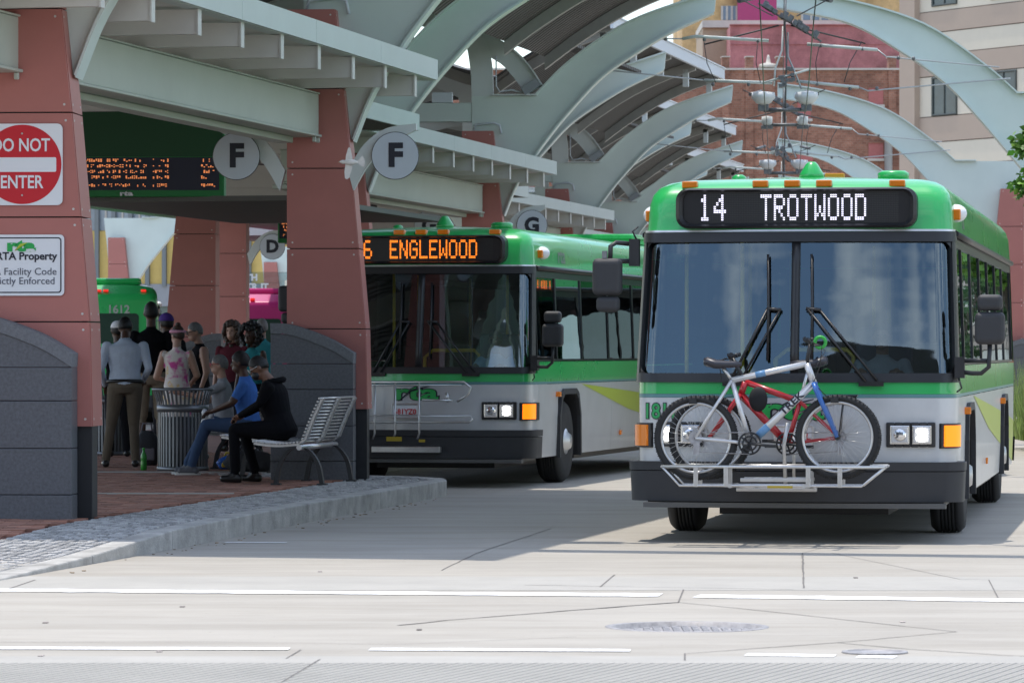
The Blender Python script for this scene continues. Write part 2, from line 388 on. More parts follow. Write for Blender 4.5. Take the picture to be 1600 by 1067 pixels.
# manholes
M_iron = mat('cast_iron', (.33, .32, .325), .6, metal=.2, var=.3, vscale=18)
def manhole(name, label, x, y, R, dz):
    t = thing(name, label, 'manhole', (x, y, 0))
    MB().lathe([(R, -.12), (R, .003), (R-.05, .003), (R-.05, -.12)], n=48, caps=False).build('ring', M_iron, t)
    MB().lathe([(R-.052, -.12), (R-.052, -dz), (R-.07, -dz+.004), (.01, -dz+.004)], n=48).build('cover', M_iron, t)
    kb = MB(); s = .055
    for i in range(-9, 10):
        for j in range(-9, 10):
            if math.hypot(i*s, j*s) < R-.11: kb.box(i*s-.018, i*s+.018, j*s-.018, j*s+.018, -dz, -dz+.014)
    stuff(kb.build('cover_studs', M_iron, t)); return t
manhole('manhole_cover', 'large round iron manhole cover set in the road between the white crossing lines', MH[0], MH[1], MH[2]+.0, .03)
t = thing('valve_cover', 'small worn round valve cover at the lower right of the road', 'valve cover', (1.86, 21.0, .006))
MB().lathe([(.17, -.005), (.17, .002), (.14, .004), (.14, .0), (.02, .001)], n=28).build('lid', M_iron, t)
# litter
lt = MB(); random.seed(3)
for i in range(70):
    y = random.uniform(28.5, 43); x = -2.65+(y-32)*.1655+random.gauss(.08, .06)+(0 if y > 32 else 0); a = random.uniform(.004, .013)
    lt.box(x-a, x+a, y-a*1.5, y+a*1.5, .0, a*.5)
stuff(lt.build('kerb_litter', mat('dry_leaf', (.22, .16, .10), .9, island=.6)))
lt = MB()
for p in ((71, 973), (285, 948), (249, 1018), (500, 893), (1337, 903), (64, 1025), (1410, 972), (655, 984)):
    x, y = gp(*p); lt.box(x-.014, x+.014, y-.03, y+.03, 0, .006)
stuff(lt.build('road_debris', mat('debris', (.25, .22, .2), .9, island=.9)))
random.seed(11)
# ------------------------------------------------------------------ platform
BS = Vector((1.59, 24.3))            # one saw-tooth bay to the next
edge = [(-3.45, 27.6), (-3.05, 29.8), (-2.65, 32.0), (-2.2, 34.8), (-1.76, 37.6), (-1.29, 40.3), (-.84, 43.0), (-.70, 43.9), (-.74, 44.6), (-1.05, 45.2), (-1.65, 45.65), (-2.4, 45.95), (-2.62, 46.5)]
tooth = [(-2.45, 47.4), (-1.06, 56.3), (.73, 67.2), (.88, 68.2), (.80, 69.1), (.2, 69.9), (-.8, 70.3), (-1.0, 70.8)]
for k in range(5): edge += [(x+BS.x*k, y+BS.y*k) for x, y in tooth]
def off_edge(dist):
    out = []
    for i, p in enumerate(edge):
        a = Vector(edge[max(i-1, 0)]); b = Vector(edge[min(i+1, len(edge)-1)]); d = (b-a).normalized(); n = Vector((-d.y, d.x)); out.append(Vector(p)+n*dist)
    return out
in2 = off_edge(.2); in9 = off_edge(1.05)
mb = MB()
def L_edge(y): return -9.5+ (y-27.6)*.065
for i in range(len(edge)-1):
    a, b = in2[i], in2[i+1]; n = 1
    la, lb = (min(L_edge(a.y), a.x-1), a.y), (min(L_edge(b.y), b.x-1), b.y)
    mb.quad((la[0], la[1], pz(la[1])-.02), (a.x, a.y, pz(a.y)-.02), (b.x, b.y, pz(b.y)-.02), (lb[0], lb[1], pz(lb[1])-.02))
platform = struct(mb.build('platform', mat('platform_brick_base', (.20, .10, .075), .9, var=.2, vscale=3), fix=False))
# kerb stones, one by one on the near bay
def kerb_piece(a, b, ia, ib, name='kerb_stone'):
    m_ = MB(); za, zb = pz(a[1]), pz(b[1]); e = .006
    d = (Vector(b)-Vector(a)).normalized()*e; A = Vector(a)+d; B = Vector(b)-d; IA = Vector(ia)+d; IB = Vector(ib)-d
    m_.hexa([(A.x, A.y, -.05), (B.x, B.y, -.05), (IB.x, IB.y, -.05), (IA.x, IA.y, -.05), (A.x, A.y, za), (B.x, B.y, zb), (IB.x, IB.y, zb), (IA.x, IA.y, za)])
    return m_.build(name, M_kerb, platform, bevel=.012)
for i in range(len(edge)-1):
    if edge[i][1] < 75: kerb_piece(edge[i], edge[i+1], in2[i], in2[i+1])
far = MB()
for i in range(len(edge)-1):
    if edge[i][1] >= 75:
        a, b, c, d = edge[i], edge[i+1], in2[i+1], in2[i]
        far.hexa([(a[0], a[1], -.05), (b[0], b[1], -.05), (c.x, c.y, -.05), (d.x, d.y, -.05), (a[0], a[1], KH), (b[0], b[1], KH), (c.x, c.y, KH), (d.x, d.y, KH)])
stuff(far.build('far_kerb', M_kerb, platform))
# granite setts behind the kerb
st = MB(); mo = MB()
for i in range(12):
    a, b, c, d = in2[i], in2[i+1], in9[i+1], in9[i]
    mo.quad((a.x, a.y, pz(a.y)-.012), (b.x, b.y, pz(b.y)-.012), (c.x, c.y, pz(c.y)-.012), (d.x, d.y, pz(d.y)-.012))
    L = ((b-a).length+(c-d).length)/2; nu = max(1, int(L/.085)); nv = 10
    for u in range(nu):
        for v in range(nv):
            def Q(uu, vv):
                p = a.lerp(b, uu); q = d.lerp(c, uu); return p.lerp(q, vv)
            g = .1; h = random.uniform(-.004, .006); js = random.uniform(-.06, .06)
            pts = [Q((u+g+js)/nu, (v+g)/nv), Q((u+1-g+js)/nu, (v+g)/nv), Q((u+1-g+js)/nu, (v+1-g)/nv), Q((u+g+js)/nu, (v+1-g)/nv)]
            cen = sum(pts, Vector((0, 0)))/4
            st.hexa([(p.x, p.y, pz(p.y)-.03) for p in pts]+[(cen.x+(p.x-cen.x)*.8, cen.y+(p.y-cen.y)*.8, pz(p.y)+h) for p in pts])
stuff(st.build('granite_setts', M_cobble, platform, fix=False)); stuff(mo.build('sett_bedding', M_mortar, platform, fix=False))
# paving bricks inside
def edge_x(y):
    for p, q in zip(in9, in9[1:]):
        if p.y <= y <= q.y: return p.x+(q.x-p.x)*(y-p.y)/max(1e-6, q.y-p.y)
    return -3.2
bk = MB(); yy = 28.0; row = 0
while yy < 56:
    x = -7.2 + (row % 2)*.1
    if not (46.6 < yy < 47.0 or 39.6 < yy < 39.8):
        while x < edge_x(yy)-.2 if yy < 45 else x < -2.9:
            h = random.uniform(-.003, .003); z = pz(yy)
            bk._add([(x, yy, z+h), (x+.192, yy, z+h), (x+.192, yy+.092, pz(yy+.092)+h), (x, yy+.092, pz(yy+.092)+h), (x, yy, z-.02), (x+.192, yy, z-.02)], [(0, 1, 2, 3), (4, 5, 1, 0)])
            x += .2
    yy += .1; row += 1
stuff(bk.build('paving_bricks', M_brick, platform, fix=False))
bd = MB()
for ya, yb in ((46.6, 47.02), (39.55, 39.85)):
    bd.hexa([(-7.2, ya, .1), (-2.7, ya, .1), (-2.7, yb, .1), (-7.2, yb, .1), (-7.2, ya, KH+.003), (-2.7, ya, KH+.003), (-2.7, yb, KH+.003), (-7.2, yb, KH+.003)])
bd.build('concrete_band', M_conc2, platform)

# ------------------------------------------------------------------ columns with steel arms
def cr_curve(pts, n=22):
    P = [Vector(p) for p in pts]; P = [P[0]*2-P[1]]+P+[P[-1]*2-P[-2]]; out = []; S = len(P)-3
    for i in range(n+1):
        t = i/n*S; k = min(int(t), S-1); u = t-k; a, b, c, d = P[k:k+4]
        out.append(tuple(.5*((2*b)+(c-a)*u+(2*a-5*b+4*c-d)*u*u+(3*b-a-3*c+d)*u**3)))
    return out
XR = [(.17, .55), (.92, .55), (1.79, .53), (3.52, .38), (5.24, .2)]
COURSE = [.92, 1.79, 2.655, 3.52, 4.38, 5.24]
def rivet(m_, x, y, z, s):
    m_.lathe([(.011, -.004), (.011, .003), (.004, .006)], (x, y, z), n=6, mi=1, axis='y') if s == 'f' else m_.lathe([(.011, -.004), (.011, .003)], (x, y, z), n=6, mi=1, axis='x')
def column(label, sx, kind, group):
    t = thing('station_column', label, 'column', group=group)
    def B(m_, name, mats, bevel=0.):
        m_.v = [(x*sx, y, z) for x, y, z in m_.v]; return m_.build(name, mats, t, bevel=bevel)
    g = .006
    for i in range(5):
        z0, z1 = COURSE[i]+g, COURSE[i+1]-g; r0, r1 = lerp_tab(XR, z0), lerp_tab(XR, z1)
        p = MB().hexa([(-.32, .30, z0), (r0-.004, .30, z0), (r0-.004, .325, z0), (-.32, .325, z0), (-.32, .30, z1), (r1-.004, .30, z1), (r1-.004, .325, z1), (-.32, .325, z1)])
        for zz in (z0+.06, z1-.06):
            rivet(p, lerp_tab(XR, zz)-.055, .30, zz, 'f'); rivet(p, -.26, .30, zz, 'f')
        B(p, 'cladding_panel', [M_terra, M_rivet])
        q = MB().hexa([(r0-.022, .328, z0), (r0+.003, .328, z0), (r0+.003, .80, z0), (r0-.022, .80, z0), (r1-.022, .328, z1), (r1+.003, .328, z1), (r1+.003, .80, z1), (r1-.022, .80, z1)])
        for zz in (z0+.06, z1-.06):
            for yy_ in (.38, .74): rivet(q, lerp_tab(XR, zz)+.003, yy_, zz, 's')
        B(q, 'cladding_panel', [M_terra, M_rivet])
        B(MB().box(-.322, -.30, .328, .80, z0, z1), 'cladding_panel', [M_terra])
        B(MB().hexa([(-.32, .803, z0), (r0, .803, z0), (r0, .825, z0), (-.32, .825, z0), (-.32, .803, z1), (r1, .803, z1), (r1, .825, z1), (-.32, .825, z1)]), 'cladding_panel', [M_terra])
    B(MB().hexa([(-.295, .34, .94), (.51, .34, .94), (.51, .78, .94), (-.295, .78, .94), (-.295, .34, 5.2), (.15, .34, 5.2), (.15, .78, 5.2), (-.295, .78, 5.2)]), 'core', [M_black])
    B(MB().box(-.25, .545, .34, .60, KH-.02, .935), 'plinth', [M_black], .004)
    # granite pier in front, in courses, with a swept cap
    top = cr_curve([(-.46, 1.735), (-.27, 1.725), (-.04, 1.655), (.2, 1.555), (.43, 1.415)], 12)
    zs = [KH-.02, .37, .75, 1.14, 1.415]
    for a, b in zip(zs, zs[1:]): B(MB().box(-.46, .43, 0, .29, a+.003, b-.003), 'granite_course', [M_gran], .004)
    B(MB().strip([(x, 1.418) for x, z in top], top, .001, .289), 'granite_course', [M_gran])
    B(MB().strip([(x, z+.003) for x, z in top], [(x*1.012, z+.115) for x, z in top], -.012, .293), 'granite_cap', [M_grancap])
    if kind in ('R', 'L'):
        lo = [(.37, 3.85), (.575, 4.35), (.87, 4.82), (1.2, 5.27), (1.54, 5.67)]
        lo_s = cr_curve(lo+[(2.02, 6.17), (2.6, 6.57), (3.2, 6.92), (3.88, 7.23)], 36)
        body = cr_curve(lo, 12)
        poly = body+[(.90, 5.83), (-.17, 5.83), (-.17, 4.3), (.2, 3.85)]
        B(MB().prism(poly, .56, .74), 'steel_plate', [M_steel])
        L2 = cr_curve([(1.54, 5.67), (2.02, 6.17), (2.6, 6.57), (3.2, 6.92), (3.9, 7.24)]); U2 = cr_curve([(.90, 5.83), (1.40, 6.33), (2.07, 6.82), (2.73, 7.16), (3.93, 7.56)])
        B(MB().strip(L2, U2, .56, .74), 'steel_arm', [M_steel])
        fl = MB(); fl.strip(U2, [(x-.01, z+.03) for x, z in U2], .47, .83)
        fl.strip([(x+.012, z-.03) for x, z in lo_s], lo_s, .47, .83); B(fl, 'arm_flange', [M_steel])
        B(MB().strip(cr_curve([(-.17, 5.83), (-.2, 6.3), (-.3, 6.8), (-.55, 7.2)], 10), cr_curve([(.19, 5.83), (.17, 6.3), (.1, 6.65), (-.05, 6.9)], 10), .565, .735), 'strut', [M_steel2])
        ro = cr_curve([(1.0, 6.0), (.82, 6.28), (.63, 6.5), (.3, 6.75), (-.3, 7.05), (-1.2, 7.4), (-2.4, 7.7), (-3.4, 7.8)]); ri = cr_curve([(.75, 5.85), (.6, 6.05), (.48, 6.2), (.25, 6.42), (-.35, 6.72), (-1.2, 7.08), (-2.4, 7.38), (-3.4, 7.5)])
        B(MB().strip(ri, ro, .60, .70), 'vault_rib', [M_steel2])
        B(MB().strip(ro, [(x+.01, z+.025) for x, z in ro], .52, .78), 'rib_flange', [M_steel2])
        B(MB().box(.17, .93, .47, .83, 5.835, 5.86), 'ledge', [M_steel2])
        B(MB().box(-3.6, -.173, .57, .73, 5.40, 5.72), 'tie_beam', [M_steel], .01); B(MB().box(-.85, -.5, .58, .70, 5.725, 5.9), 'junction_box', [M_eave], .01)
        B(MB().tube([(.24, .53, 6.5), (.24, .53, 6.0), (.3, .53, 5.9), (.5, .53, 5.93), (.66, .53, 5.89), (.74, .53, 5.93)], .014, 6), 'conduit', [M_eave])
        M = Matrix.Translation((.82, .50, 5.98)) @ Matrix.Rotation(-.6, 4, 'Y')
        f_ = MB().box(-.13, .13, -.06, .06, -.05, .05, M=M).box(-.15, .15, -.075, -.06, -.07, .07, M=M); B(f_, 'floodlight', [mat('lamp_grey', (.26, .28, .30), .5)], .006)
        B(MB().tube([(-.16, .54, 5.2), (-.1, .5, 5.35), (.2, .5, 5.38), (.3, .5, 5.34), (.33, .5, 5.2)], .02, 8), 'conduit', [M_eave])
    else:
        U = [(5.25, 7.64), (4.05, 7.44), (2.79, 7.04), (1.78, 6.36), (1.22, 5.87)]; Lw = [(5.25, 7.36), (4.05, 7.10), (3.19, 6.63), (2.4, 6.06), (1.8, 5.42)]
        u, l = cr_curve(U), cr_curve(Lw)
        B(MB().strip(l, u, .56, .74), 'steel_arm', [M_steel])
        low = cr_curve([(1.8, 5.42), (1.45, 5.0), (1.0, 4.45), (.6, 3.85)], 10)
        B(MB().prism(low+[(-.3, 3.85), (-.42, 5.2), (-.5, 5.87), (1.22, 5.87)], .56, .74), 'steel_plate', [M_steel])
        B(MB().strip(u, [(x, z+.03) for x, z in u], .45, .85).strip([(x, z-.03) for x, z in l+low[1:]], l+low[1:], .45, .85), 'arm_flange', [M_steel])
        B(MB().box(.75, 1.24, .45, .85, 5.873, 5.90), 'ledge', [M_steel])
    return t
FY = -math.radians(3.7)
G1 = 'red clad columns with curved steel arms along the platform'
ords = ['third', 'fourth', 'fifth', 'sixth', 'seventh', 'eighth', 'ninth', 'tenth']
C2 = Vector((-2.13, 43.9)); C1 = Vector((-4.04, 33.6))
pR = column('nearest red clad column, bearing the do not enter sign', 1, 'R', G1); pR.location = (C1.x, C1.y, 0); pR.rotation_euler = (0, 0, FY)
n = 0
for k in range(6):
    for j, c in enumerate((C1, C2)):
        if k == 0 and j == 0: continue
        p = c+BS*k
        lab = 'second red clad column, rising behind the silver bench between the two F signs' if k == 0 else 'red clad column with a curved steel arm, %s along the bus lane from the front' % ords[min(n, 7)]
        if n >= 8: lab = 'far red clad column with curved steel arm, last pair before the brick building'
        dup(pR, (p.x, p.y, 0), FY, lab)
        if k: n += 1
pL = column('dark red column across the platform, behind the waiting people, nearest of its row', -1, 'L', 'columns on the far side of the platform'); pL.location = (-5.32, 68.5, 0); pL.rotation_euler = (0, 0, FY)
for (x, y), lab in (((-5.68, 82), 'red column across the platform bearing the D sign'), ((-3.73, 92.8), 'red column across the platform, third of its row, mostly hidden'), ((-4.09, 106.3), 'red column across the platform, fourth of its row, mostly hidden')):
    dup(pL, (x, y, 0), FY, lab)
pX = column('red clad column at the right behind the leaves, carrying the second steel arch', -1, 'X', 'columns carrying the right half arches'); pX.location = (11.25, 92.4, 0); pX.rotation_euler = (0, 0, FY)
for k, lab in ((-1, 'column at the right edge carrying the nearest pale green arch'), (1, 'far column on the right carrying the third steel arch'), (2, 'farthest column on the right carrying the fourth steel arch')):
    dup(pX, (11.25+1.59*k, 92.4+24.3*k, 0), FY, lab)
pF = column('red column with pale plate beyond the green bus, in front of the yellow wall', 1, 'X', 'columns of the far platform on the left'); pF.location = (-12.75, 132, 0); pF.rotation_euler = (0, 0, FY)
dup(pF, (-9.9, 168, 0), FY, 'small far red column with pale plate beside the D sign')
far_plat = MB().box(-30, -11.5, 118, 190, -.02, KH); struct(far_plat.build('far_platform', M_conc2))
right_plat = MB(); right_plat.prism([(8.7, 62), (9.0, 80), (11.0, 112), (14.0, 150), (40, 150), (40, 52), (8.4, 52)], -.02, KH, 'xy'); struct(right_plat.build('right_platform', M_conc2))

# ------------------------------------------------------------------ lower canopies
BY = -math.radians(11.1)
def canopy(label):
    t = thing('platform_canopy', label, 'canopy', group='low canopies along the platform')
    for a, b in ((-12.8, -10.62), (-9.95, -.36)):
        m_ = MB().box(-.18, .12, a, b, 3.88, 4.31); m_.box(-.22, .16, a+.01, b-.01, 3.85, 3.878); m_.box(-.2, .14, a+.01, b-.01, 4.312, 4.33)
        m_.box(-.30, -.10, a+.02, b-.25, 3.78, 3.847)
        m_.box(.10, .14, b-.22, b-.18, 3.79, 3.848).box(.10, .14, b-.06, b-.02, 3.79, 3.848)
        m_.build('main_beam', M_beam, t, bevel=.012)
    for i in range(9):
        y = .42-1.47*i
        m_ = MB().box(-1.6, 1.0, y-.04, y+.04, 4.335, 4.55)
        m_.box(1.001, 1.018, y-.055, y+.055, 4.325, 4.555)
        m_.build('joist', M_joist, t)
    MB().box(-.3, 1.03, -12.8, 1.3, 4.575, 4.76).build('roof_slab', M_joist, t); MB().box(-8.6, -.302, -12.8, 1.3, 4.575, 4.76).build('roof_slab', M_deck, t); MB().box(-8.6, -1.4, 1.335, 11.4, 4.575, 4.76).build('roof_slab', M_deck, t); MB().box(-8.6, -1.36, 11.404, 11.43, 4.56, 4.785).build('end_fascia', M_fascia, t); MB().box(-1.397, -1.36, 1.335, 11.4, 4.56, 4.785).build('side_fascia', M_fascia, t)  # inner slabs coloured dark for shade; rear slab added to darken the gap
    for i in range(5):
        a = -12.8+i*2.82
        m_ = MB().box(1.034, 1.075, a+.003, a+2.817, 4.56, 4.785); m_.box(.90, 1.033, a+.003, a+2.817, 4.556, 4.570); m_.build('fascia_panel', M_fascia, t)
    MB().box(-8.6, 1.04, 1.305, 1.33, 4.56, 4.785).build('end_fascia', M_fascia, t)
    MB().box(-8.6, 1.04, -12.84, -12.805, 4.56, 4.785).build('end_fascia', M_fascia, t)
    MB().box(-3.6, -.75, 2.2, 10.2, 3.27, 3.33).build('service_tray', mat('tray_metal', (.10, .10, .09), .5, metal=.3), t)
    for y in (-8, -3): MB().box(-4.4, -1.0, y, y+.1, 4.0, 4.33).build('cross_beam', M_joist, t)
    return t
can = canopy('nearest low canopy with pale beam and joists above the waiting people'); can.location = (C2.x, C2.y+.6, 0); can.rotation_euler = (0, 0, BY)
for k, s in ((1, 'second low canopy along the platform, behind the right F sign'), (2, 'third low canopy along the platform, behind the G sign'), (3, 'fourth low canopy along the platform, far behind the second bus'), (4, 'fifth low canopy along the platform, farthest back')):
    dup(can, (C2.x+BS.x*k, C2.y+.6+BS.y*k, 0), BY, s)
# ------------------------------------------------------------------ high wing roofs
def roof(label):
    t = thing('high_roof', label, 'roof', group='high curved roofs over the platform')
    pr = cr_curve([(.75, 6.62), (1.3, 7.02), (2.0, 7.45), (2.7, 7.77), (3.4, 8.0)], 10)
    vr = cr_curve([(.95, 6.93), (.3, 7.08), (-.3, 7.32), (-1.2, 7.63), (-2.4, 7.93), (-3.6, 8.02), (-5.4, 7.9), (-7.4, 7.3), (-9.0, 6.4)], 18)  # vault widened, lengthened and lapped over the wing to shut out sun
    for q in (pr, vr):
        MB().strip(q, [(x, z+.06) for x, z in q], -12.8, 2.4 if q is pr else 11.0).build('roof_deck', M_deck, t)
        for i in range(5):
            y = -12.3+i*3.56
            MB().strip([(x, z-.22) for x, z in q], [(x, z-.005) for x, z in q], y-.07, y+.07).build('rafter', mat('rafter_grey', (.36, .35, .325), .6, var=.06), t)
    m_ = MB().box(3.4, 3.47, -12.85, 2.45, 7.84, 8.08).box(3.36, 3.5, -12.85, 2.45, 8.081, 8.11).box(3.33, 3.4, -12.85, 2.45, 7.9, 7.93); m_.build('eave_fascia', M_eave, t, bevel=.008)
    for i in range(5):
        y = -12.3+i*3.56
        MB().box(3.12, 3.24, y-.07, y+.07, 7.42, 7.80).build('eave_bracket', M_steel2, t)
    MB().box(-1.3, -1.2, -12.8, 2.4, 7.26, 7.38).build('purlin', M_steel2, t)
    return t
rf = roof('nearest high curved roof above the first low canopy'); rf.location = (C2.x, C2.y+.6, 0); rf.rotation_euler = (0, 0, BY)
for k, s in ((1, 'second high curved roof, its dark deck seen behind the nearest steel arm'), (2, 'third high curved roof with white eave ending beside the trolley wires'), (3, 'fourth high curved roof, smaller white eave below the third'), (4, 'fifth high curved roof just above the bus, far back')):
    dup(rf, (C2.x+BS.x*k, C2.y+.6+BS.y*k, 0), BY, s)
# unseen portal, added only to cast the shadow band across the road
t = thing('shadow_portal', 'unseen steel portal added to cast the shadow band across the road', 'portal')
A, B_ = Vector((-9, 34.75, 7.0)), Vector((13, 29.1, 7.0)); d = (B_-A).normalized()
MB().tube([A, B_], .21, 10).build('cross_beam', M_steel2, t)
for p in (A, B_): MB().tube([(p.x, p.y, 0), (p.x, p.y, 7.2)], .15, 12).build('post', M_steel2, t)
# ------------------------------------------------------------------ overhead trolley lines
M_wire = mat('wire', (.06, .06, .06), .5, metal=.4)
M_wirel = mat('galvanised_wire', (.42, .44, .45), .5, metal=.4)
M_rod = mat('glassfibre_rod', (.50, .55, .53), .5)
M_insul = mat('white_insulator', (.66, .68, .68), .4)
M_fit = mat('line_fitting', (.16, .165, .17), .5, metal=.5, var=.3, vscale=20)
def tub(name, pts, r, m, par, n=6): return MB().tube(pts, r, n).build(name, m, par)
frames_ = [(1, 'nearest'), (2, 'second'), (3, 'third'), (4, 'fourth')]
for k, w_ in frames_:
    cx, cy = 4.58+BS.x*(k-1), 68.75+BS.y*(k-1)
    lx = C2.x+BS.x*k-cx; rx = 11.25+BS.x*(k-2)-cx
    t = thing('span_wire', '%s upper span wire with grey rods between the steel arms' % w_, 'span wire', (cx, cy, 0), FY, 'span wires across the bus road')
    tub('wire', [(lx+2.1, 0, 6.82), (-1.72, 0, 6.80)], .012, M_wirel, t); tub('rod', [(-1.72, 0, 6.80), (-1.5, 0, 6.84), (-.27, 0, 6.76)], .028, M_rod, t)
    tub('rod', [(.37, 0, 6.70), (1.55, 0, 6.60)], .028, M_rod, t); tub('wire', [(1.55, 0, 6.60), (1.7, 0, 6.48), (rx-1.5, 0, 6.30)], .012, M_wirel, t)
    for x in (-1.35, -.45, .6, 1.3, -2.2, -2.0, 1.9, 2.15): MB().ell((x, 0, lerp_tab([(-2.4, 6.81), (-1.72, 6.8), (-.27, 6.76), (.37, 6.7), (1.55, 6.6), (1.7, 6.48), (2.4, 6.44)], x)-.005), .032, .03, .036, 8, 6).build('clamp', M_fit, t)
    t = thing('span_wire', '%s lower span wire with grey rods just above the contact lines' % w_, 'span wire', (cx, cy+.12, 0), FY, 'span wires across the bus road')
    tub('wire', [(lx+1.5, 0, 6.36), (-1.35, 0, 6.11)], .012, M_wirel, t); tub('rod', [(-1.35, 0, 6.11), (-.2, 0, 6.06)], .026, M_rod, t)
    tub('rod', [(.2, 0, 6.09), (1.25, 0, 5.98)], .026, M_rod, t); tub('wire', [(1.25, 0, 5.98), (1.4, 0, 5.92), (rx-1.3, 0, 6.12)], .012, M_wirel, t)
    for x in (-1.2, -.6, .55, 1.1, 1.55): MB().ell((x, 0, 6.04 if x < .9 else 5.96), .032, .03, .036, 8, 6).build('clamp', M_fit, t)
    for x, x2 in ((-1.35, -1.15), (-.45, -.4), (.6, .55), (1.3, 1.0)): tub('dropper', [(x, 0, 6.75), ((x+x2)/2-.05, 0, 6.4), (x2, -.1, 6.06)], .008, M_wire, t)
    h = thing('line_crossing', '%s cluster of trolley line fittings hanging over the road' % w_, 'line fittings', (cx, cy, 0), FY, 'trolley line fittings over the bus road')
    M = Matrix.Translation((.1, -.2, 7.08)) @ Matrix.Rotation(.55, 4, 'Y')
    m_ = MB()
    random.seed(5+k)
    for i in range(26):
        a = random.uniform(-.5, .5); m_.box(a-.04, a+.04, random.uniform(-.3, -.1), random.uniform(.0, .2), -.05, random.uniform(.0, .08), M=M)
    m_.box(-.62, .62, -.02, .02, -.05, -.02, M=M); m_.build('frog_switch', M_fit, h, bevel=.004)
    m_ = MB()
    for i in range(12):
        a = random.uniform(-.17, .17); z = random.uniform(6.0, 6.3); m_.box(a-.032, a+.032, -.1, .1, z-.032, z+.032)
    m_.build('junction_blocks', M_fit, h, bevel=.006)
    tub('cable', [(.02, 0, 7.5), (0, 0, 7.0), (.03, 0, 6.5), (0, 0, 5.4)], .017, M_fit, h); tub('cable', [(-.03, 0, 7.0), (-.05, 0, 6.6), (-.16, 0, 6.3), (-.18, 0, 6.0)], .018, M_insul, h); tub('cable', [(.05, 0, 6.9), (.05, 0, 6.5), (.18, 0, 6.2), (.28, 0, 5.95)], .018, M_wirel, h)
    tub('bar', [(-.38, 0, 6.05), (.4, -.05, 6.27)], .018, M_rod, h)
    for s in (-1, 1):
        MB().lathe([(.04, .17), (.19, .15), (.2, .06), (.12, -.03), (.06, -.06)], (s*.36, 0, 5.74), n=16).build('insulator', M_insul, h)
        MB().box(s*.36-.09, s*.36+.09, -.06, .06, 5.58, 5.69).build('insulator_clamp', M_fit, h, bevel=.01)
        MB().lathe([(.03, .1), (.09, .09), (.09, -.04), (.05, -.06)], (s*.3, .4, 5.42), n=14).build('insulator', M_insul, h)
        MB().box(s*.3-.1, s*.3+.1, .34, .46, 5.30, 5.36).build('insulator_clamp', M_fit, h, bevel=.01)
    tub('bar', [(-.36, 0, 5.60), (.36, 0, 5.60)], .035, M_fit, h); tub('bar', [(-.3, .4, 5.37), (.3, .4, 5.37)], .03, M_fit, h)
    for s in (-1, 1):
        tub('stay_wire', [(s*.2, -.3, 7.15), (s*.9, -3, 7.30)], .012, M_wire, h); tub('stay_wire', [(s*.1, -.2, 7.0), (s*1.35, .2, 6.72)], .014, M_wire, h)
        m_ = MB().tube([(s*.5, -1.6, 7.35), (s*.75, -2.0, 7.26)], .04, 8); m_.build('splice', M_fit, h)
dirv = Vector((BS.x, BS.y)).normalized()
for x, z, lab in ((-.30, 5.32, 'left'), (.30, 5.32, 'right'), (-.02, 6.95, 'upper')):
    p0 = Vector((4.58+x, 68.75))-dirv*27; P = []
    for i in range(22):
        q = p0+dirv*i*6; P.append((q.x, q.y, z+(.12*math.cos((q.y-68.75)/24.3*2*PI)-.12)))
    o = MB().tube(P, .008, 6).build('trolley_wire', M_wire); tag(o, '%s overhead trolley wire running along the bus road' % lab, 'trolley wire', 'overhead trolley wires')

# ------------------------------------------------------------------ buildings behind
def brick_mat(name, c1, c2, mort, scale):
    m = bpy.data.materials.new(name); m.use_nodes = True; t = m.node_tree; b = t.nodes['Principled BSDF']; b.inputs['Roughness'].default_value = .9
    co = t.nodes.new('ShaderNodeTexCoord'); mp_ = t.nodes.new('ShaderNodeMapping'); mp_.inputs['Rotation'].default_value = (PI/2, 0, 0)
    br = t.nodes.new('ShaderNodeTexBrick'); br.inputs['Color1'].default_value = (*c1, 1); br.inputs['Color2'].default_value = (*c2, 1); br.inputs['Mortar'].default_value = (*mort, 1)
    br.inputs['Scale'].default_value = scale; br.inputs['Mortar Size'].default_value = .02; br.inputs['Bias'].default_value = 0.
    n = t.nodes.new('ShaderNodeTexNoise'); n.inputs['Scale'].default_value = .55; n.inputs['Detail'].default_value = 8; n.inputs['Roughness'].default_value = .75
    r = t.nodes.new('ShaderNodeValToRGB'); r.color_ramp.elements[0].position = .35; r.color_ramp.elements[0].color = (.55, .52, .5, 1); r.color_ramp.elements[1].position = .62; r.color_ramp.elements[1].color = (1.15, 1.12, 1.1, 1)
    mu = t.nodes.new('ShaderNodeMixRGB'); mu.blend_type = 'MULTIPLY'; mu.inputs[0].default_value = 1
    t.links.new(co.outputs['Object'], mp_.inputs[0]); t.links.new(mp_.outputs[0], br.inputs['Vector']); t.links.new(co.outputs['Object'], n.inputs['Vector']); t.links.new(n.outputs['Fac'], r.inputs[0])
    t.links.new(br.outputs[0], mu.inputs[1]); t.links.new(r.outputs[0], mu.inputs[2]); t.links.new(mu.outputs[0], b.inputs['Base Color']); return m
M_bb = brick_mat('old_brick', (.36, .175, .12), (.25, .11, .075), (.30, .22, .17), 2.2)
M_pink = brick_mat('pink_painted_brick', (.48, .21, .21), (.46, .195, .20), (.42, .18, .18), 2.6)
M_yb = brick_mat('yellow_brick', (.62, .42, .20), (.58, .39, .18), (.5, .36, .2), 3.0)
M_mag = mat('magenta_wall', (.42, .055, .16), .7, var=.04)
M_wblue = mat('far_window', (.16, .22, .30), .15)
M_stone = mat('coping_stone', (.52, .49, .44), .85, var=.1, vscale=2)
def zz(py, d): return CAM_H+(550-py)/F*d
def xx(px, d): return (px-800)/F*d
D = 205.0
b = thing('brick_building', 'old dark brick building with chimneys and bricked-up windows beyond the bus lanes', 'building', (xx(1400, D), D, 0))
bx = lambda px: xx(px, D)-xx(1400, D)
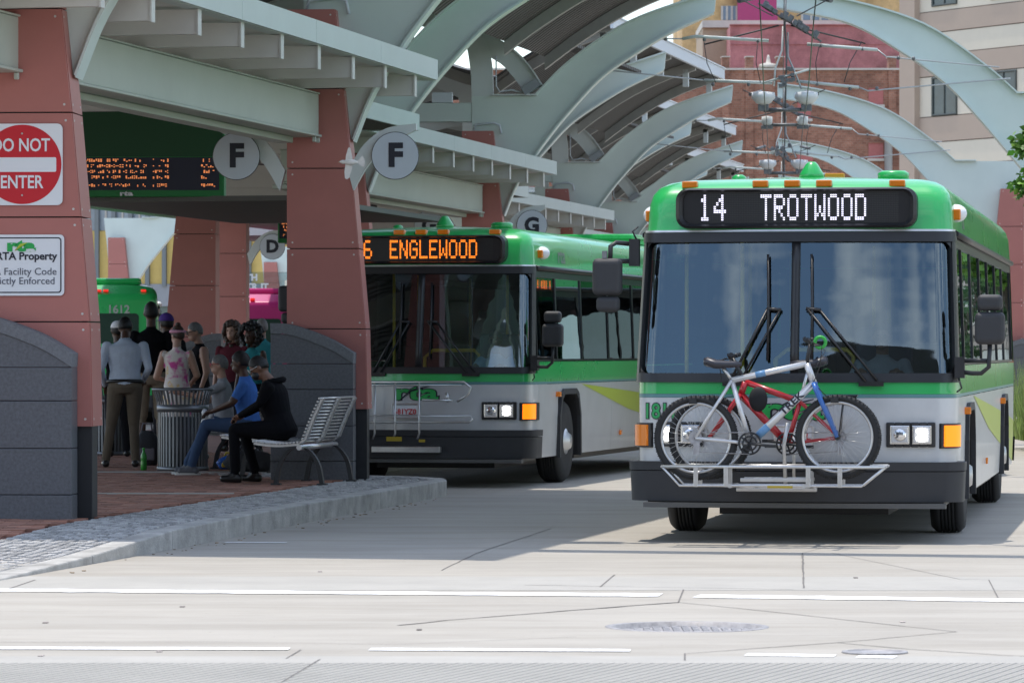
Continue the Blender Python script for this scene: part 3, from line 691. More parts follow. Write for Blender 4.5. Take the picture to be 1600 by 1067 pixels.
MB().box(bx(700), bx(1424), 0, 14, 0, zz(110, D)).build('wall', M_bb, b)
MB().box(bx(700), bx(1426), -.12, .4, zz(110, D), zz(107, D)).build('parapet', M_stone, b)
for p in (1134, 1171, 1219, 1394):
    c = MB().box(bx(p-6), bx(p+6), -.10, .8, 0, zz(90, D)).build('pilaster', M_bb, b)
    MB().box(bx(p-7), bx(p+7), -.16, .9, zz(90, D), zz(88.4, D)).build('coping', M_stone, c)
MB().lathe([(.5, 0), (.45, .18), (.12, .26), (.08, .5), (.04, .65)], (bx(1201), .3, zz(106, D)), n=12).build('roof_finial', M_stone, b)
M_blind = mat('bricked_window', (.40, .14, .13), .85, var=.08)
for (a, c, y0, y1) in ((1357, 1380, 138, 168), (1246, 1267, 160, 190), (1357, 1380, 224, 252), (1246, 1270, 232, 262), (1357, 1380, 318, 345)):
    wdw = MB().box(bx(a), bx(c), -.05, .2, zz(y1-4, D), zz(y0, D)).build('window', M_blind, b)
    MB().box(bx(a-2), bx(c+2), -.16, .1, zz(y1, D), zz(y1-4, D)).build('sill', M_stone, wdw)
    MB().box(bx(a-1), bx(c+1), -.10, .1, zz(y0, D), zz(y0-2, D)).build('lintel', M_bb, wdw)
MB().lathe([(.2, zz(300, D)), (.2, zz(204, D)), (.26, zz(204, D)), (.26, zz(201, D))], (bx(1387), -.4, 0), n=12).build('vent_duct', mat('galvanised_duct', (.50, .56, .62), .4, metal=.4), b)
D2 = 222.0
b = thing('pink_building', 'pink painted brick building above and behind the dark brick one', 'building', (xx(1300, D2), D2, 0))
MB().box(xx(1141, D2)-xx(1300, D2), xx(1460, D2)-xx(1300, D2), 0, 10, 0, zz(40, D2)).build('wall', M_pink, b)
MB().box(xx(1140, D2)-xx(1300, D2), xx(1461, D2)-xx(1300, D2), -.15, .3, zz(40, D2), zz(38.5, D2)).build('coping', M_pink, b)
MB().box(xx(1141, D2)-xx(1300, D2), xx(1460, D2)-xx(1300, D2), -.06, .1, zz(70, D2), zz(69, D2)).build('string_course', M_pink, b)
b2_ = thing('beige_building', 'beige building side with flat roof between the yellow tower and the pink wall', 'building', (xx(1120, 226), 226, 0))
MB().box(xx(1098, 226)-xx(1120, 226), xx(1150, 226)-xx(1120, 226), 0, 8, 0, zz(44, 226)).build('wall', mat('beige_wall', (.42, .32, .23), .9, var=.06), b2_)
MB().box(xx(1097, 226)-xx(1120, 226), xx(1600, 226)-xx(1120, 226), -.3, 8, zz(44, 226), zz(33, 226)).build('flat_roof', M_stone, b2_)
D3 = 245.0
b = thing('yellow_tower', 'yellow brick tower with a magenta panel and blue windows at the top', 'building', (xx(1180, D3), D3, 0)); o3 = xx(1180, D3)
MB().box(xx(1066, D3)-o3, xx(1460, D3)-o3, 0, 14, 0, 34).build('wall', M_yb, b)
MB().box(xx(1152, D3)-o3, xx(1214, D3)-o3, -.6, 0, 0, 34).build('colour_panel', M_mag, b)
for a, c in ((1128, 1151), (1253, 1296), (1330, 1372)):
    for y0, y1 in ((10, 32), (-34, -12)):
        wd = MB().box(xx(a, D3)-o3, xx(c, D3)-o3, -.05, .1, zz(y1, D3), zz(y0, D3)).build('window', M_wblue, b)
        m_ = MB(); n_ = 3
        for i in range(n_+1):
            px = a+(c-a)*i/n_; m_.box(xx(px, D3)-o3-.06, xx(px, D3)-o3+.06, -.12, .0, zz(y1, D3), zz(y0, D3))
        m_.build('mullion', M_stone, wd)
# tan and cream banded office on the right
b = thing('banded_office', 'cream and tan banded office building with dark windows at the right', 'building', (17.4, 175, 0), 0)
fd = Vector((.507, -.862, 0)).normalized(); ang = math.atan2(fd.y, fd.x); b.rotation_euler = (0, 0, ang)
M_cream = mat('cream_panel', (.62, .56, .46), .8, var=.03, vscale=1); M_tan = mat('tan_panel', (.42, .33, .265), .8, var=.03, vscale=1)
zb = [0, 2.0, 3.0, 4.5, 5.5, 7.4, 8.4, 9.45, 10.45, 11.53, 13.24, 14.17, 15.1, 16.0, 18.2, 19.2, 20.2, 24]
for i, (a, c) in enumerate(zip(zb, zb[1:])):
    tan = i % 2 == 1
    if zb[i] in (9.45,): tan = False
    tan = [True, False, True, False, True, False, True, False, True, False, True, False, True, False, True, False, True][i] if zb[i] > 17 else zb[i] in (2.0, 4.5, 8.4, 10.45, 13.24, 15.1)
    e = .0 if tan else .03
    MB().box(.0, 40, e, 14, a+.02, c-.02).build('spandrel_band', M_tan if tan else M_cream, b)
    MB().box(.02, 40, .06, 13.9, a-.02, a+.02).build('band_joint', mat('band_dark_joint', (.16, .13, .11), .9), b)  # dark joint strip set back between the bands
MB().box(-1.1, -.002, -.25, 14, 0, 24).build('corner_pier', M_tan, b)
M_wframe = mat('bronze_frame', (.05, .06, .055), .4); M_wpane = mat('office_pane', (.06, .08, .085), .08, var=.4, vscale=1.2)
for zlo, zhi in ((11.55, 13.2), (7.6, 9.2), (16.2, 18.0)):
    for i in range(9):
        x = .9+i*4.1
        fr = MB(); ring_frame(fr, [(x, zlo), (x+1.77, zlo), (x+1.77, zhi), (x, zhi)], [(x+.1, zlo+.08), (x+1.67, zlo+.08), (x+1.67, zhi-.08), (x+.1, zhi-.08)], -.04, .05)
        wn = fr.build('window', M_wframe, b); MB().box(x+.1, x+1.67, .02, .029, zlo+.08, zhi-.08).build('pane', M_wpane, wn); MB().box(x+.85, x+.91, -.02, .015, zlo+.08, zhi-.08).build('mullion', M_wframe, wn)
# yellow hall on the left behind the far platform
D4 = 185.0
b = thing('yellow_hall', 'yellow panelled building with grey ribs and glass strips behind the green bus', 'building', (xx(130, D4), D4, 0), -.16); o4 = xx(130, D4)
M_yp = mat('yellow_panel', (.60, .43, .13), .6, var=.05); M_rib = mat('grey_rib', (.15, .17, .18), .5); M_gl = mat('hall_glass', (.28, .33, .38), .15, var=.3, vscale=.8)
for i in range(16):
    x = -4+i*.78
    MB().box(x, x+.76, 0, .3, 4.6-.0*i, 7.0).build('panel', M_yp, b); MB().box(x+.02, x+.74, .05, .3, 7.02, 10.8).build('pane', M_gl, b)
    MB().box(x-.09, x+.09, -.25, 0, 4.5, 11).build('rib', M_rib, b)
    MB().box(x+.33, x+.41, -.02, .05, 7.0, 10.8).build('mullion', M_stone, b)
MB().box(-4.2, 8.6, -.1, 6, 3.6, 4.6).build('base_band', mat('grey_band', (.26, .27, .29), .7), b); MB().box(-4.2, 8.6, 0, 6, 0, 3.6).build('base_wall', mat('hall_base', (.12, .15, .13), .8), b)
MB().box(-4.2, 8.6, .32, 6, 4.6, 11.2).build('core_wall', M_yp, b)
# low backdrop block far behind the platforms
b = thing('far_block', 'plain pale far building closing the view behind the platforms', 'building', (-6, 262, 0))
MB().box(-24, 22, 0, 10, 0, 11).build('wall', mat('far_wall', (.34, .31, .27), .9, var=.1), b)
for i in range(14):
    w_ = MB().box(-22+i*3, -20.4+i*3, -.06, .1, 3, 5).build('window', M_wblue, b); MB().box(-22+i*3, -20.4+i*3, -.06, .1, 6.5, 8.5).build('window', M_wblue, b)
# lettering on glass near the far platform
t = thing('glass_sign', 'white lettering on a glass screen seen under the D sign', 'sign', (xx(385, 120), 120, zz(441, 120)))
MB().box(-.1, 1.2, .02, .03, -.3, .3).build('screen', glass('screen_glass', (.8, .85, .85), .04), t)
text_mb('TH', .26, .012, 'LEFT').build('lettering', M_white, t, loc=(-.02, 0, .13)); text_mb('TR', .26, .012, 'LEFT').build('lettering', M_white, t, loc=(0, 0, -.14)); text_mb('IT', .26, .012, 'LEFT').build('lettering', M_white, t, loc=(.42, 0, -.14))

# ------------------------------------------------------------------ trees and planting
def leafmat(name, c):
    m = mat(name, c, .55, island=.45, var=.15, vscale=3); b_ = m.node_tree.nodes['Principled BSDF']
    b_.inputs['Transmission Weight'].default_value = 0
    return m
M_bark = mat('bark', (.12, .09, .07), .95, var=.3, vscale=8, bump=.5)
M_leaf = leafmat('fresh_leaf', (.13, .25, .035)); M_leaf2 = leafmat('dark_leaf', (.05, .11, .03))
def tree(label, loc, h, rad, nleaf, leaf, ml, trunk_h, seed, group=None):
    rnd = random.Random(seed); t = thing('tree', label, 'tree', loc, rnd.uniform(0, 6), group)
    tr = MB(); tr.tube([(0, 0, -.1), (.03, .02, trunk_h*.5), (0, .05, trunk_h), (.05, 0, h*.75)], [.14*h/7, .11*h/7, .09*h/7, .03], 8)
    cl = []
    for i in range(34):
        a = rnd.uniform(0, 2*PI); u = rnd.uniform(-1, 1); r = rad*rnd.uniform(.35, 1)**.6
        c = Vector((r*math.cos(a)*math.sqrt(1-u*u), r*math.sin(a)*math.sqrt(1-u*u), trunk_h+(h-trunk_h)*(.5+.5*u*rnd.uniform(.7, 1))))
        cl.append((c, rad*rnd.uniform(.16, .34)))
        if i % 3 == 0: tr.tube([(0, .03, trunk_h*.9), (c.x*.5, c.y*.5, (c.z+trunk_h)/2+.1), tuple(c)], [.05, .03, .012], 5)
    tr.build('trunk', M_bark, t)
    lf = MB()
    for i in range(nleaf):
        c, r = cl[i % len(cl)]; d = Vector((rnd.gauss(0, 1), rnd.gauss(0, 1), rnd.gauss(0, .8))); d = d*(r*rnd.uniform(.3, 1)/max(.3, d.length)); p = c+d
        ax = Vector((rnd.gauss(0, 1), rnd.gauss(0, 1), rnd.gauss(0, .6)-.3)).normalized(); sd = ax.cross(Vector((rnd.gauss(0, 1), rnd.gauss(0, 1), rnd.gauss(0, 1)))).normalized()
        L = leaf*rnd.uniform(.7, 1.3); W = L*.32
        lf._add([p, p+ax*L*.45+sd*W, p+ax*L, p+ax*L*.45-sd*W], [(0, 1, 2, 3)])
    stuff(lf.build('crown', ml, t, fix=False)); return t
tree('leafy green tree at the right edge beside the bus, leaves against the red column', (8.75, 61, KH), 6.2, 1.55, 7000, .15, M_leaf, 2.2, 21)
tree('bushy green tree seen under the D sign', (-13.2, 205, 0), 8.5, 3.6, 7000, .42, M_leaf, 2.0, 5)
tree('green tree left of the far platform behind the pink bus', (-20.2, 215, 0), 9, 3.4, 5000, .42, M_leaf, 2.0, 6)
tree('tall green tree beyond the right platform, hidden behind the bus', (16, 70, KH), 8, 2.6, 6000, .2, M_leaf, 2.4, 9)
tr0 = tree('dense tree on the right platform, mirrored in the bus windows, nearest of its row', (15, 84, KH), 7.5, 3.0, 9000, .22, M_leaf2, 1.0, 51, 'trees along the right platform')
for i_, (tx, ty) in enumerate(((17.6, 95), (20, 106), (20.5, 84), (24, 93), (28, 102), (32, 112))):  # fourth onward are unseen, added to darken the second bus's window reflections
    dup(tr0, (tx, ty, KH), i_*1.3, 'dense tree on the right platform, mirrored in the bus windows, %s of its row' % ('second', 'third', 'fourth', 'fifth', 'sixth', 'seventh')[i_])
for i_, (tx, ty) in enumerate(((11.5, 52), (13, 45), (14, 38))):
    tree('street tree right of the road, mirrored in the bus side, %s of three' % ('first', 'second', 'third')[i_], (tx, ty, 0), 7.0, 2.6, 5000, .2, M_leaf, 2.0, 31+i_)
gr = MB(); rnd = random.Random(4)
for i in range(9000):
    x = rnd.uniform(7.9, 12.5); y = rnd.uniform(60.5, 66); hh = rnd.uniform(.6, 1.35); a = rnd.uniform(0, 6.28); lean = rnd.uniform(.05, .4)
    p = Vector((x, y, KH)); q = p+Vector((math.cos(a)*lean, math.sin(a)*lean, hh)); s = Vector((math.sin(a), -math.cos(a), 0))*.012
    gr._add([p-s, p+s, q], [(0, 1, 2)])
o = stuff(gr.build('ornamental_grass', leafmat('grass_blade', (.30, .40, .11)), fix=False)); tag(o, 'tall pale green ornamental grass at the right edge beyond the bus', 'grass')
o = tag(MB().box(7.9, 13, 60.0, 60.35, KH, .42).build('planter_wall', M_gran, bevel=.01), 'low dark planter wall in front of the tall grass', 'planter')

# tall block across the street behind the photographer, mirrored in the windshield
b = thing('street_block', 'tall dark office block across the street behind the photographer, mirrored in the windshield', 'building', (-14, -24, 0))
MB().box(-26, 30, -14, 0, 0, 22.75).build('wall', mat('dark_facade', (.06, .055, .05), .7), b)
for i in range(18):
    for j in range(6): MB().box(-24.2+i*2.9, -22.6+i*2.9, 0, .05, 2+j*3.3, 4+j*3.3).build('window', M_wblue, b)
# ------------------------------------------------------------------ buses
WT = [(.30, 1.275), (.65, 1.29), (1.4, 1.295), (2.5, 1.255), (2.75, 1.238), (2.83, 1.215), (2.89, 1.17), (2.93, 1.10), (2.955, 1.0), (2.965, .9)]
FT = [(.30, .03), (.65, .02), (1.25, .03), (1.32, .04), (2.5, .25), (2.75, .29), (2.83, .325), (2.89, .39), (2.93, .48), (2.955, .6), (2.965, .75)]
LEN = 12.2; RC = .17; BOW = .12; RR = .2
def outl(z, s, off=0.):
    """point on the bus skin: s 0..1 front, 1..2 corner, 2..3 side, 3..4 rear corner, 4..5 rear (negative = mirrored)"""
    sg = -1 if s < 0 else 1; a = abs(s); wv = lerp_tab(WT, z)+off; fv = lerp_tab(FT, z)-off
    ins = lerp_tab([(2.75, 0), (2.965, .35)], z)
    ya = fv+BOW+RC; yb = LEN-RR-ins+off
    if a <= 1: x = (wv-RC)*a; y = fv+BOW*a*a
    elif a <= 2:
        th = (a-1)*PI/2; x = wv-RC+RC*math.sin(th); y = fv+BOW+RC*(1-math.cos(th))
    elif a <= 3: x = wv; y = ya+(yb-ya)*(a-2)
    elif a <= 4:
        th = (a-3)*PI/2; x = wv-RR+RR*math.cos(th); y = yb+RR*math.sin(th)
    else: x = (wv-RR)*(5-a); y = yb+RR
    return Vector((sg*x, y, z))
def side_s(y, z):
    ya = lerp_tab(FT, z)+BOW+RC; ins = lerp_tab([(2.75, 0), (2.965, .35)], z); yb = LEN-RR-ins; return 2+(y-ya)/(yb-ya)
def patch(ss, zs, off=0., mi=0, thick=0., mb=None):
    mb = mb or MB(); n = len(ss)
    rows = [[outl(z, s, off) for s in ss] for z in zs]
    if not thick: mb.rings(rows, caps=False, closed=False, mi=mi); return mb
    inn = [[outl(z, s, off-thick) for s in ss] for z in zs]
    mb.rings(rows, caps=False, closed=False, mi=mi); mb.rings(inn, caps=False, closed=False, mi=mi)
    mb.rings([rows[0], inn[0]], caps=False, closed=False, mi=mi); mb.rings([rows[-1], inn[-1]], caps=False, closed=False, mi=mi)
    mb.rings([[r[0] for r in rows], [r[0] for r in inn]], caps=False, closed=False, mi=mi); mb.rings([[r[-1] for r in rows], [r[-1] for r in inn]], caps=False, closed=False, mi=mi)
    return mb
def srange(a, b, n): return [a+(b-a)*i/n for i in range(n+1)]
FULL = srange(-5, -4, 2)+srange(-4, -3, 6)[1:]+srange(-3, -2, 6)[1:]+srange(-2, -1, 8)[1:]+srange(-1, 1, 10)[1:]+srange(1, 2, 8)[1:]+srange(2, 3, 6)[1:]+srange(3, 4, 6)[1:]+srange(4, 5, 2)[1:]
AX1, AX2 = 2.25, 9.35
def yfront(x, z, off=0.):
    wv = lerp_tab(WT, z)+off; fv = lerp_tab(FT, z)-off; ax = abs(x)
    if ax <= wv-RC: return fv+BOW*(ax/(wv-RC))**2
    q = min(1, (ax-(wv-RC))/RC); return fv+BOW+RC*(1-math.sqrt(max(0, 1-q*q)))
FONT = {'1': '00100 01100 00100 00100 00100 00100 01110', '4': '00010 00110 01010 10010 11111 00010 00010', '6': '01110 10000 10000 11110 10001 10001 01110',
 'T': '11111 00100 00100 00100 00100 00100 00100', 'R': '11110 10001 10001 11110 10100 10010 10001', 'O': '01110 10001 10001 10001 10001 10001 01110', 'W': '10001 10001 10001 10101 10101 11011 10001',
 'D': '11110 10001 10001 10001 10001 10001 11110', 'E': '11111 10000 10000 11110 10000 10000 11111', 'N': '10001 11001 11001 10101 10011 10011 10001', 'G': '01110 10001 10000 10111 10001 10001 01110', 'L': '10000 10000 10000 10000 10000 10000 11111', 'C': '01110 10001 10000 10000 10000 10001 01110'}
def led_text(items, cw, ch, y):
    mb = MB()
    for txt, x, z, k in items:
        for i, c in enumerate(txt):
            if c == ' ': continue
            for r, row in enumerate(FONT[c].split()):
                for q, b_ in enumerate(row):
                    if b_ == '1':
                        X = x+(i*6+q)*cw*k
                        for h in (0, .5):
                            Z = z-(r+h)*ch; mb.quad((X, y, Z), (X+cw*k*.86, y, Z), (X+cw*k*.86, y, Z-ch*.30), (X, y, Z-ch*.30))
    return mb
def wheel(par, x, y, side, dual=False):
    R = .485; wd = .28; t = MB(); xs = x
    prof = [(.30, -wd/2), (.44, -wd/2), (.475, -wd/2+.035), (R, -wd/2+.06)]
    for i in range(5):
        a = -wd/2+.065+i*.03; prof += [(R, a), (R, a+.018), (R-.012, a+.02), (R-.012, a+.028)]
    prof += [(R, wd/2-.06), (.475, wd/2-.035), (.44, wd/2), (.30, wd/2)]
    tw = t.lathe(prof, (xs, y, R), 36, axis='x').build('wheel', M_tyre, par)
    o = side; m_ = MB().lathe([(.295, o*(wd/2-.01)), (.28, o*(wd/2-.02)), (.265, o*(wd/2-.07)), (.17, o*(wd/2-.06)), (.15, o*(wd/2+.005)), (.11, o*(wd/2+.02)), (.08, o*(wd/2+.06)), (.01, o*(wd/2+.065))], (xs, y, R), 28, axis='x')
    for i in range(10):
        a = 2*PI*i/10; m_.lathe([(.016, o*(wd/2-.06)), (.016, o*(wd/2-.02)), (.005, o*(wd/2-.015))], (xs, y+.215*math.cos(a), R+.215*math.sin(a)), 6, axis='x', mi=1)
    m_.build('rim', [M_rim, M_black], tw)
def make_bus(label):
    t = thing('city_bus', label, 'bus', group='city buses')
    P = lambda m_, n, mt, par=t, bv=0., **k: m_.build(n, mt, par, bevel=bv, **k)
    # green roof and mask (closed on top)
    zs = [2.5, 2.62, 2.75, 2.79, 2.83, 2.86, 2.89, 2.91, 2.93, 2.945, 2.955, 2.965]
    m_ = patch(FULL, zs); ring = [outl(2.965, s) for s in FULL]
    mid = [Vector((p.x*.45, LEN/2+(p.y-LEN/2)*.93, 2.995)) for p in ring]; m_.rings([ring, mid], caps=False, closed=False); c0 = len(m_.v)
    m_.v += [tuple(p) for p in mid]; m_.f.append(list(range(c0, c0+len(mid)))); m_.m.append(0); m_.sm.append(True)
    body = P(m_, 'roof_shell', M_green)
    MB().box(-1.15, 1.15, .6, LEN-.3, 2.46, 2.49).build('ceiling', M_int, t)
    # lower skin pieces
    def side_panel(ya, yb, z0, z1, mt, name, off=0., nz=3):
        for sg in (1, -1):
            zl = srange(z0, z1, nz); m_ = MB()
            rows = [[outl(z, sg*side_s(y, z), off) for y in (ya, (ya+yb)/2, yb)] for z in zl]
            inn = [[p-Vector((sg*.03, 0, 0)) for p in r] for r in rows]
            m_.rings(rows, caps=False, closed=False); m_.rings([rows[0], inn[0]], caps=False, closed=False)
            m_.rings([[r[0] for r in rows], [r[0] for r in inn]], caps=False, closed=False); m_.rings([[r[-1] for r in rows], [r[-1] for r in inn]], caps=False, closed=False)
            m_.build(name, mt, t)
    A1a, A1b, A2a, A2b = AX1-.60, AX1+.62, AX2-.62, AX2+.62
    side_panel(.56, A1a, .33, 1.17, M_silver, 'side_panel'); side_panel(A1a, A1b, 1.08, 1.17, M_silver, 'side_panel'); side_panel(A1b, 4.9, .33, 1.17, M_silver, 'side_panel'); side_panel(4.905, A2a, .33, 1.17, M_silver, 'side_panel')
    side_panel(A2a, A2b, 1.08, 1.17, M_silver, 'side_panel'); side_panel(A2b, LEN-.22, .33, 1.17, M_silver, 'side_panel')
    side_panel(.56, LEN-.22, 1.175, 1.20, M_teal, 'side_stripe'); side_panel(.5, LEN-.22, 1.20, 1.43, M_green, 'belt_panel'); side_panel(.36, LEN-.22, 2.40, 2.5, M_gask, 'window_header', -.004)
    for sg in (1, -1):      # lime swoosh
        q = lambda y, z: outl(z, sg*side_s(y, z), .004)
        m_ = MB(); m_._add([q(3.0, 1.16), q(6.0, 1.05), q(6.0, .82), q(8.6, .95), q(8.6, .62)], [(0, 1, 2), (1, 3, 4, 2)]); m_.build('swoosh', M_lime, t)
        MB()._add([q(10.1, .9), q(11.9, .8), q(11.9, .36), q(10.1, .5)], [(0, 1, 2, 3)]).build('swoosh', M_lime, t)
        # windows
        ys = [.50, 1.62, 3.1, 4.75, 6.4, 8.05, 9.7, 11.7]
        for a, b_ in zip(ys, ys[1:]):
            g = .035; m_ = MB(); rows = [[outl(z, sg*side_s(y, z), -.012) for y in (a+g, b_-g)] for z in (1.46, 2.40)]; m_.rings(rows, caps=False, closed=False); wn = m_.build('side_window', M_sglass, t)
            fr = MB(); o_ = [[outl(z, sg*side_s(y, z), .0) for y in (a, b_)] for z in (1.435, 2.42)]; i_ = [[outl(z, sg*side_s(y, z), .0) for y in (a+g, b_-g)] for z in (1.46, 2.395)]
            O = [o_[0][0], o_[0][1], o_[1][1], o_[1][0]]; I = [i_[0][0], i_[0][1], i_[1][1], i_[1][0]]
            for k in range(4):
                k2 = (k+1) % 4; fr.quad(O[k], O[k2], I[k2], I[k]); fr.quad(I[k], I[k2], I[k2]-Vector((sg*.03, 0, 0)), I[k]-Vector((sg*.03, 0, 0)))
            fr.build('frame', M_gask, wn, fix=False)
        m_ = MB().tube([outl(2.5, sg*side_s(y, 2.5), .015) for y in (.36, 3, 6, 9, 11.9)], .03, 6); m_.build('drip_rail', M_gask, t)
        # wheel arches
        for ax in (AX1, AX2):
            pr = [(ax-.64, .31), (ax-.62, .8), (ax-.5, 1.05), (ax-.35, 1.11), (ax+.35, 1.11), (ax+.5, 1.05), (ax+.62, .8), (ax+.64, .31)]
            ins_ = [(ax-.575, .31), (ax-.555, .78), (ax-.45, .99), (ax-.33, 1.045), (ax+.33, 1.045), (ax+.45, .99), (ax+.555, .78), (ax+.575, .31)]
            m_ = MB(); x1 = sg*1.285; x2 = sg*1.325
            for (p, q, r, s_) in zip(pr, pr[1:], ins_[1:], ins_):
                m_.hexa([(x1, *p), (x1, *q), (x1, *r), (x1, *s_), (x2, *p), (x2, *q), (x2, *r), (x2, *s_)])
            m_.build('wheel_arch', M_rub, t)
            pp = [(ax-.575, .31), (ax-.555, .78), (ax-.45, .99), (ax-.33, 1.045), (ax+.33, 1.045), (ax+.45, .99), (ax+.555, .78), (ax+.575, .31)]
            m_ = MB(); m_.rings([[(sg*1.285, *p) for p in pp], [(sg*.75, *p) for p in pp]], caps=False, closed=False); m_._add([(sg*.75, *p) for p in pp], [list(range(8))]); m_.build('wheel_well', M_black, t)
            P(MB().box(sg*1.3-.02, sg*1.3+.035*sg+.01, ax-.72, ax-.64, 1.02, 1.08), 'side_marker', M_amber, bv=.008)
        P(MB().box(min(sg*1.292, sg*1.312), max(sg*1.292, sg*1.312), 5.4, 5.5, .50, .56), 'side_marker', M_amber, bv=.005)
        m_ = MB().ell(outl(2.68, sg*side_s(.95, 2.68), .01), .09, .14, .075, 12, 8); P(m_, 'speaker_dome', M_white); P(MB().box(*sorted((sg*1.235, sg*1.30)), .74, .80, 2.62, 2.71), 'turn_lamp', M_amber, bv=.01)
        wheel(t, sg*1.12, AX1, sg); wheel(t, sg*1.12, AX2, sg)
    # front: skirt, stripe, mask
    fr_s = srange(-2.06, -1, 8)+srange(-1, 1, 10)[1:]+srange(1, 2.06, 8)[1:]
    P(patch(fr_s, srange(.64, 1.17, 4), 0, thick=.03), 'front_panel', M_silver); P(patch(fr_s, [1.172, 1.20], .001, thick=.03), 'front_stripe', M_teal); P(patch(fr_s, [1.202, 1.30], .001, thick=.03), 'front_belt', M_green)
    bs = srange(-2.02, -1, 10)+srange(-1, 1, 12)[1:]+srange(1, 2.02, 10)[1:]
    P(patch(bs, [.585, .60, .64, .655], .075, thick=.09), 'bumper_cap', M_rub, bv=.012); P(patch(bs, [.335, .36, .5, .578], .07, thick=.09), 'bumper', M_rub, bv=.012)
    P(MB().box(-1.2, 1.2, .12, .8, .30, .34).box(-1.22, 1.22, -.02, .1, .285, .325), 'underrun_plate', mat('skid_grey', (.10, .10, .10), .6))
    # windshield frame and panes
    fw = srange(-2.0, -1, 8)+srange(-1, 1, 10)[1:]+srange(1, 2.0, 8)[1:]
    m_ = patch(fw, [1.295, 1.31, 1.35, 1.37], .022, thick=.05); patch(fw, [2.435, 2.455, 2.49, 2.515], .025, thick=.05, mb=m_)
    for sg in (-1, 1):
        patch([sg*x for x in srange(1.62, 2.0, 5)], srange(1.37, 2.435, 8), .02, thick=.05, mb=m_)
    for sg in (-1, 1):
        for zc, dz in ((2.44, -1), (1.365, 1)):
            arc = [outl(zc+dz*.12*(1-math.cos(a)), sg*(1.19+.45*math.sin(a)), .014) for a in srange(0, PI/2, 8)]
            m_._add([outl(zc, sg*1.64, .014)]+arc, [(0, i, i+1) for i in range(1, 9)])
    P(m_, 'windshield_frame', M_gask)
    P(MB().rings([[outl(z, 0, .012)+Vector((dx, dy, 0)) for dx, dy in ((-.035, 0), (.035, 0), (.03, .06), (-.03, .06))] for z in srange(1.36, 2.45, 6)]), 'centre_post', M_gask)
    P(patch(fw, [2.518, 2.535], .018, thick=.05), 'chrome_trim', M_alu)
    for sg in (-1, 1): P(patch([sg*x for x in srange(.03, 1, 8)+srange(1, 1.64, 8)[1:]], srange(1.365, 2.44, 10), -.006), 'windshield', M_glass)
    # headlights
    for sg in (-1, 1):
        xa, xb = .74, 1.13
        m_ = MB(); n = 6; 
        def fy(x, o): return yfront(x, .88, o)
        xs = srange(xa, xb, n)
        for a, b_ in zip(xs, xs[1:]):
            a, b_ = sg*a, sg*b_
            m_.hexa([(a, fy(a, .028), .775), (b_, fy(b_, .028), .775), (b_, fy(b_, -.02), .775), (a, fy(a, -.02), .775), (a, fy(a, .028), .975), (b_, fy(b_, .028), .975), (b_, fy(b_, -.02), .975), (a, fy(a, -.02), .975)])
        hl = P(m_, 'headlight', M_gask, bv=.01)
        for i, (ca, cb) in enumerate(((.77, .925), (.945, 1.10))):
            bz = MB(); lm = MB()
            def slab(mb, a, b_, z0, z1, o): mb.hexa([(sg*a, fy(a, o), z0), (sg*b_, fy(b_, o), z0), (sg*b_, fy(b_, 0), z0), (sg*a, fy(a, 0), z0), (sg*a, fy(a, o), z1), (sg*b_, fy(b_, o), z1), (sg*b_, fy(b_, 0), z1), (sg*a, fy(a, 0), z1)])
            slab(bz, ca, cb, .80, .95, .035); bz.build('lamp_bezel', M_chrome, hl, bevel=.006)
            slab(lm, ca+.012, cb-.012, .812, .938, .041); lm.build('lens', M_lens, hl, bevel=.008)
            if i == 1:
                for zc in (.845, .905): MB().ell((sg*(ca+cb)/2, fy((ca+cb)/2, .046), zc), .045, .02, .025, 12, 8).build('lamp', M_lamp, hl)
            else: MB().ell((sg*(ca+cb)/2, fy((ca+cb)/2, .04), .875), .055, .015, .05, 12, 8).build('reflector', M_chrome, hl)
        ts = [sg*s for s in srange(1.22, 1.98, 8)]
        P(patch(ts, [.78, .79, .94, .95], .035, thick=.04), 'turn_signal', M_amberlit if sg > 0 else M_amber)
        P(patch([sg*s for s in srange(1.14, 2.02, 8)], [.765, .77, .96, .965], .02, thick=.03), 'turn_signal_bezel', M_gask)
    # destination sign
    out, inn = rrect(-.985, .975, 2.545, 2.872, .10), rrect(-.93, .92, 2.578, 2.845, .075)
    m_ = MB(); ring_frame(m_, out, inn, .205, .45); sb = P(m_, 'sign_bezel', M_gask)
    MB().prism(inn, .262, .30).build('sign_screen', M_signbk, sb)
    dt = MB()
    for i in range(116):
        for j in range(17):
            x = -.76+i*.0137; z = 2.592+j*.0148; dt.quad((x, .2605, z), (x+.008, .2605, z), (x+.008, .2605, z+.008), (x, .2605, z+.008))
    stuff(dt.build('led_grid', M_leddot, sb, fix=False))
    for x in (-.90, -.31, -.05, .21, .80):
        z = 2.905; y = yfront(x, z)+.02
        P(MB().box(x-.065, x+.065, y-.07, y+.02, 2.885, 2.94), 'clearance_lamp', M_amber, bv=.01)
    P(MB().lathe([(.11, 0), (.10, .04), (.05, .12), (.03, .14)], (.04, 1.2, 2.985), 16), 'antenna_dome', M_green); P(MB().lathe([(.13, 0), (.13, .06), (.1, .08)], (.72, 1.2, 2.965), 16), 'antenna_dome', M_green); P(MB().lathe([(.06, 0), (.06, .05), (.03, .07)], (-.6, 1.5, 2.965), 12), 'antenna_dome', M_green)
    P(MB().box(-.9, .9, 8.6, 11.6, 2.97, 3.12), 'roof_unit', M_green, bv=.06)
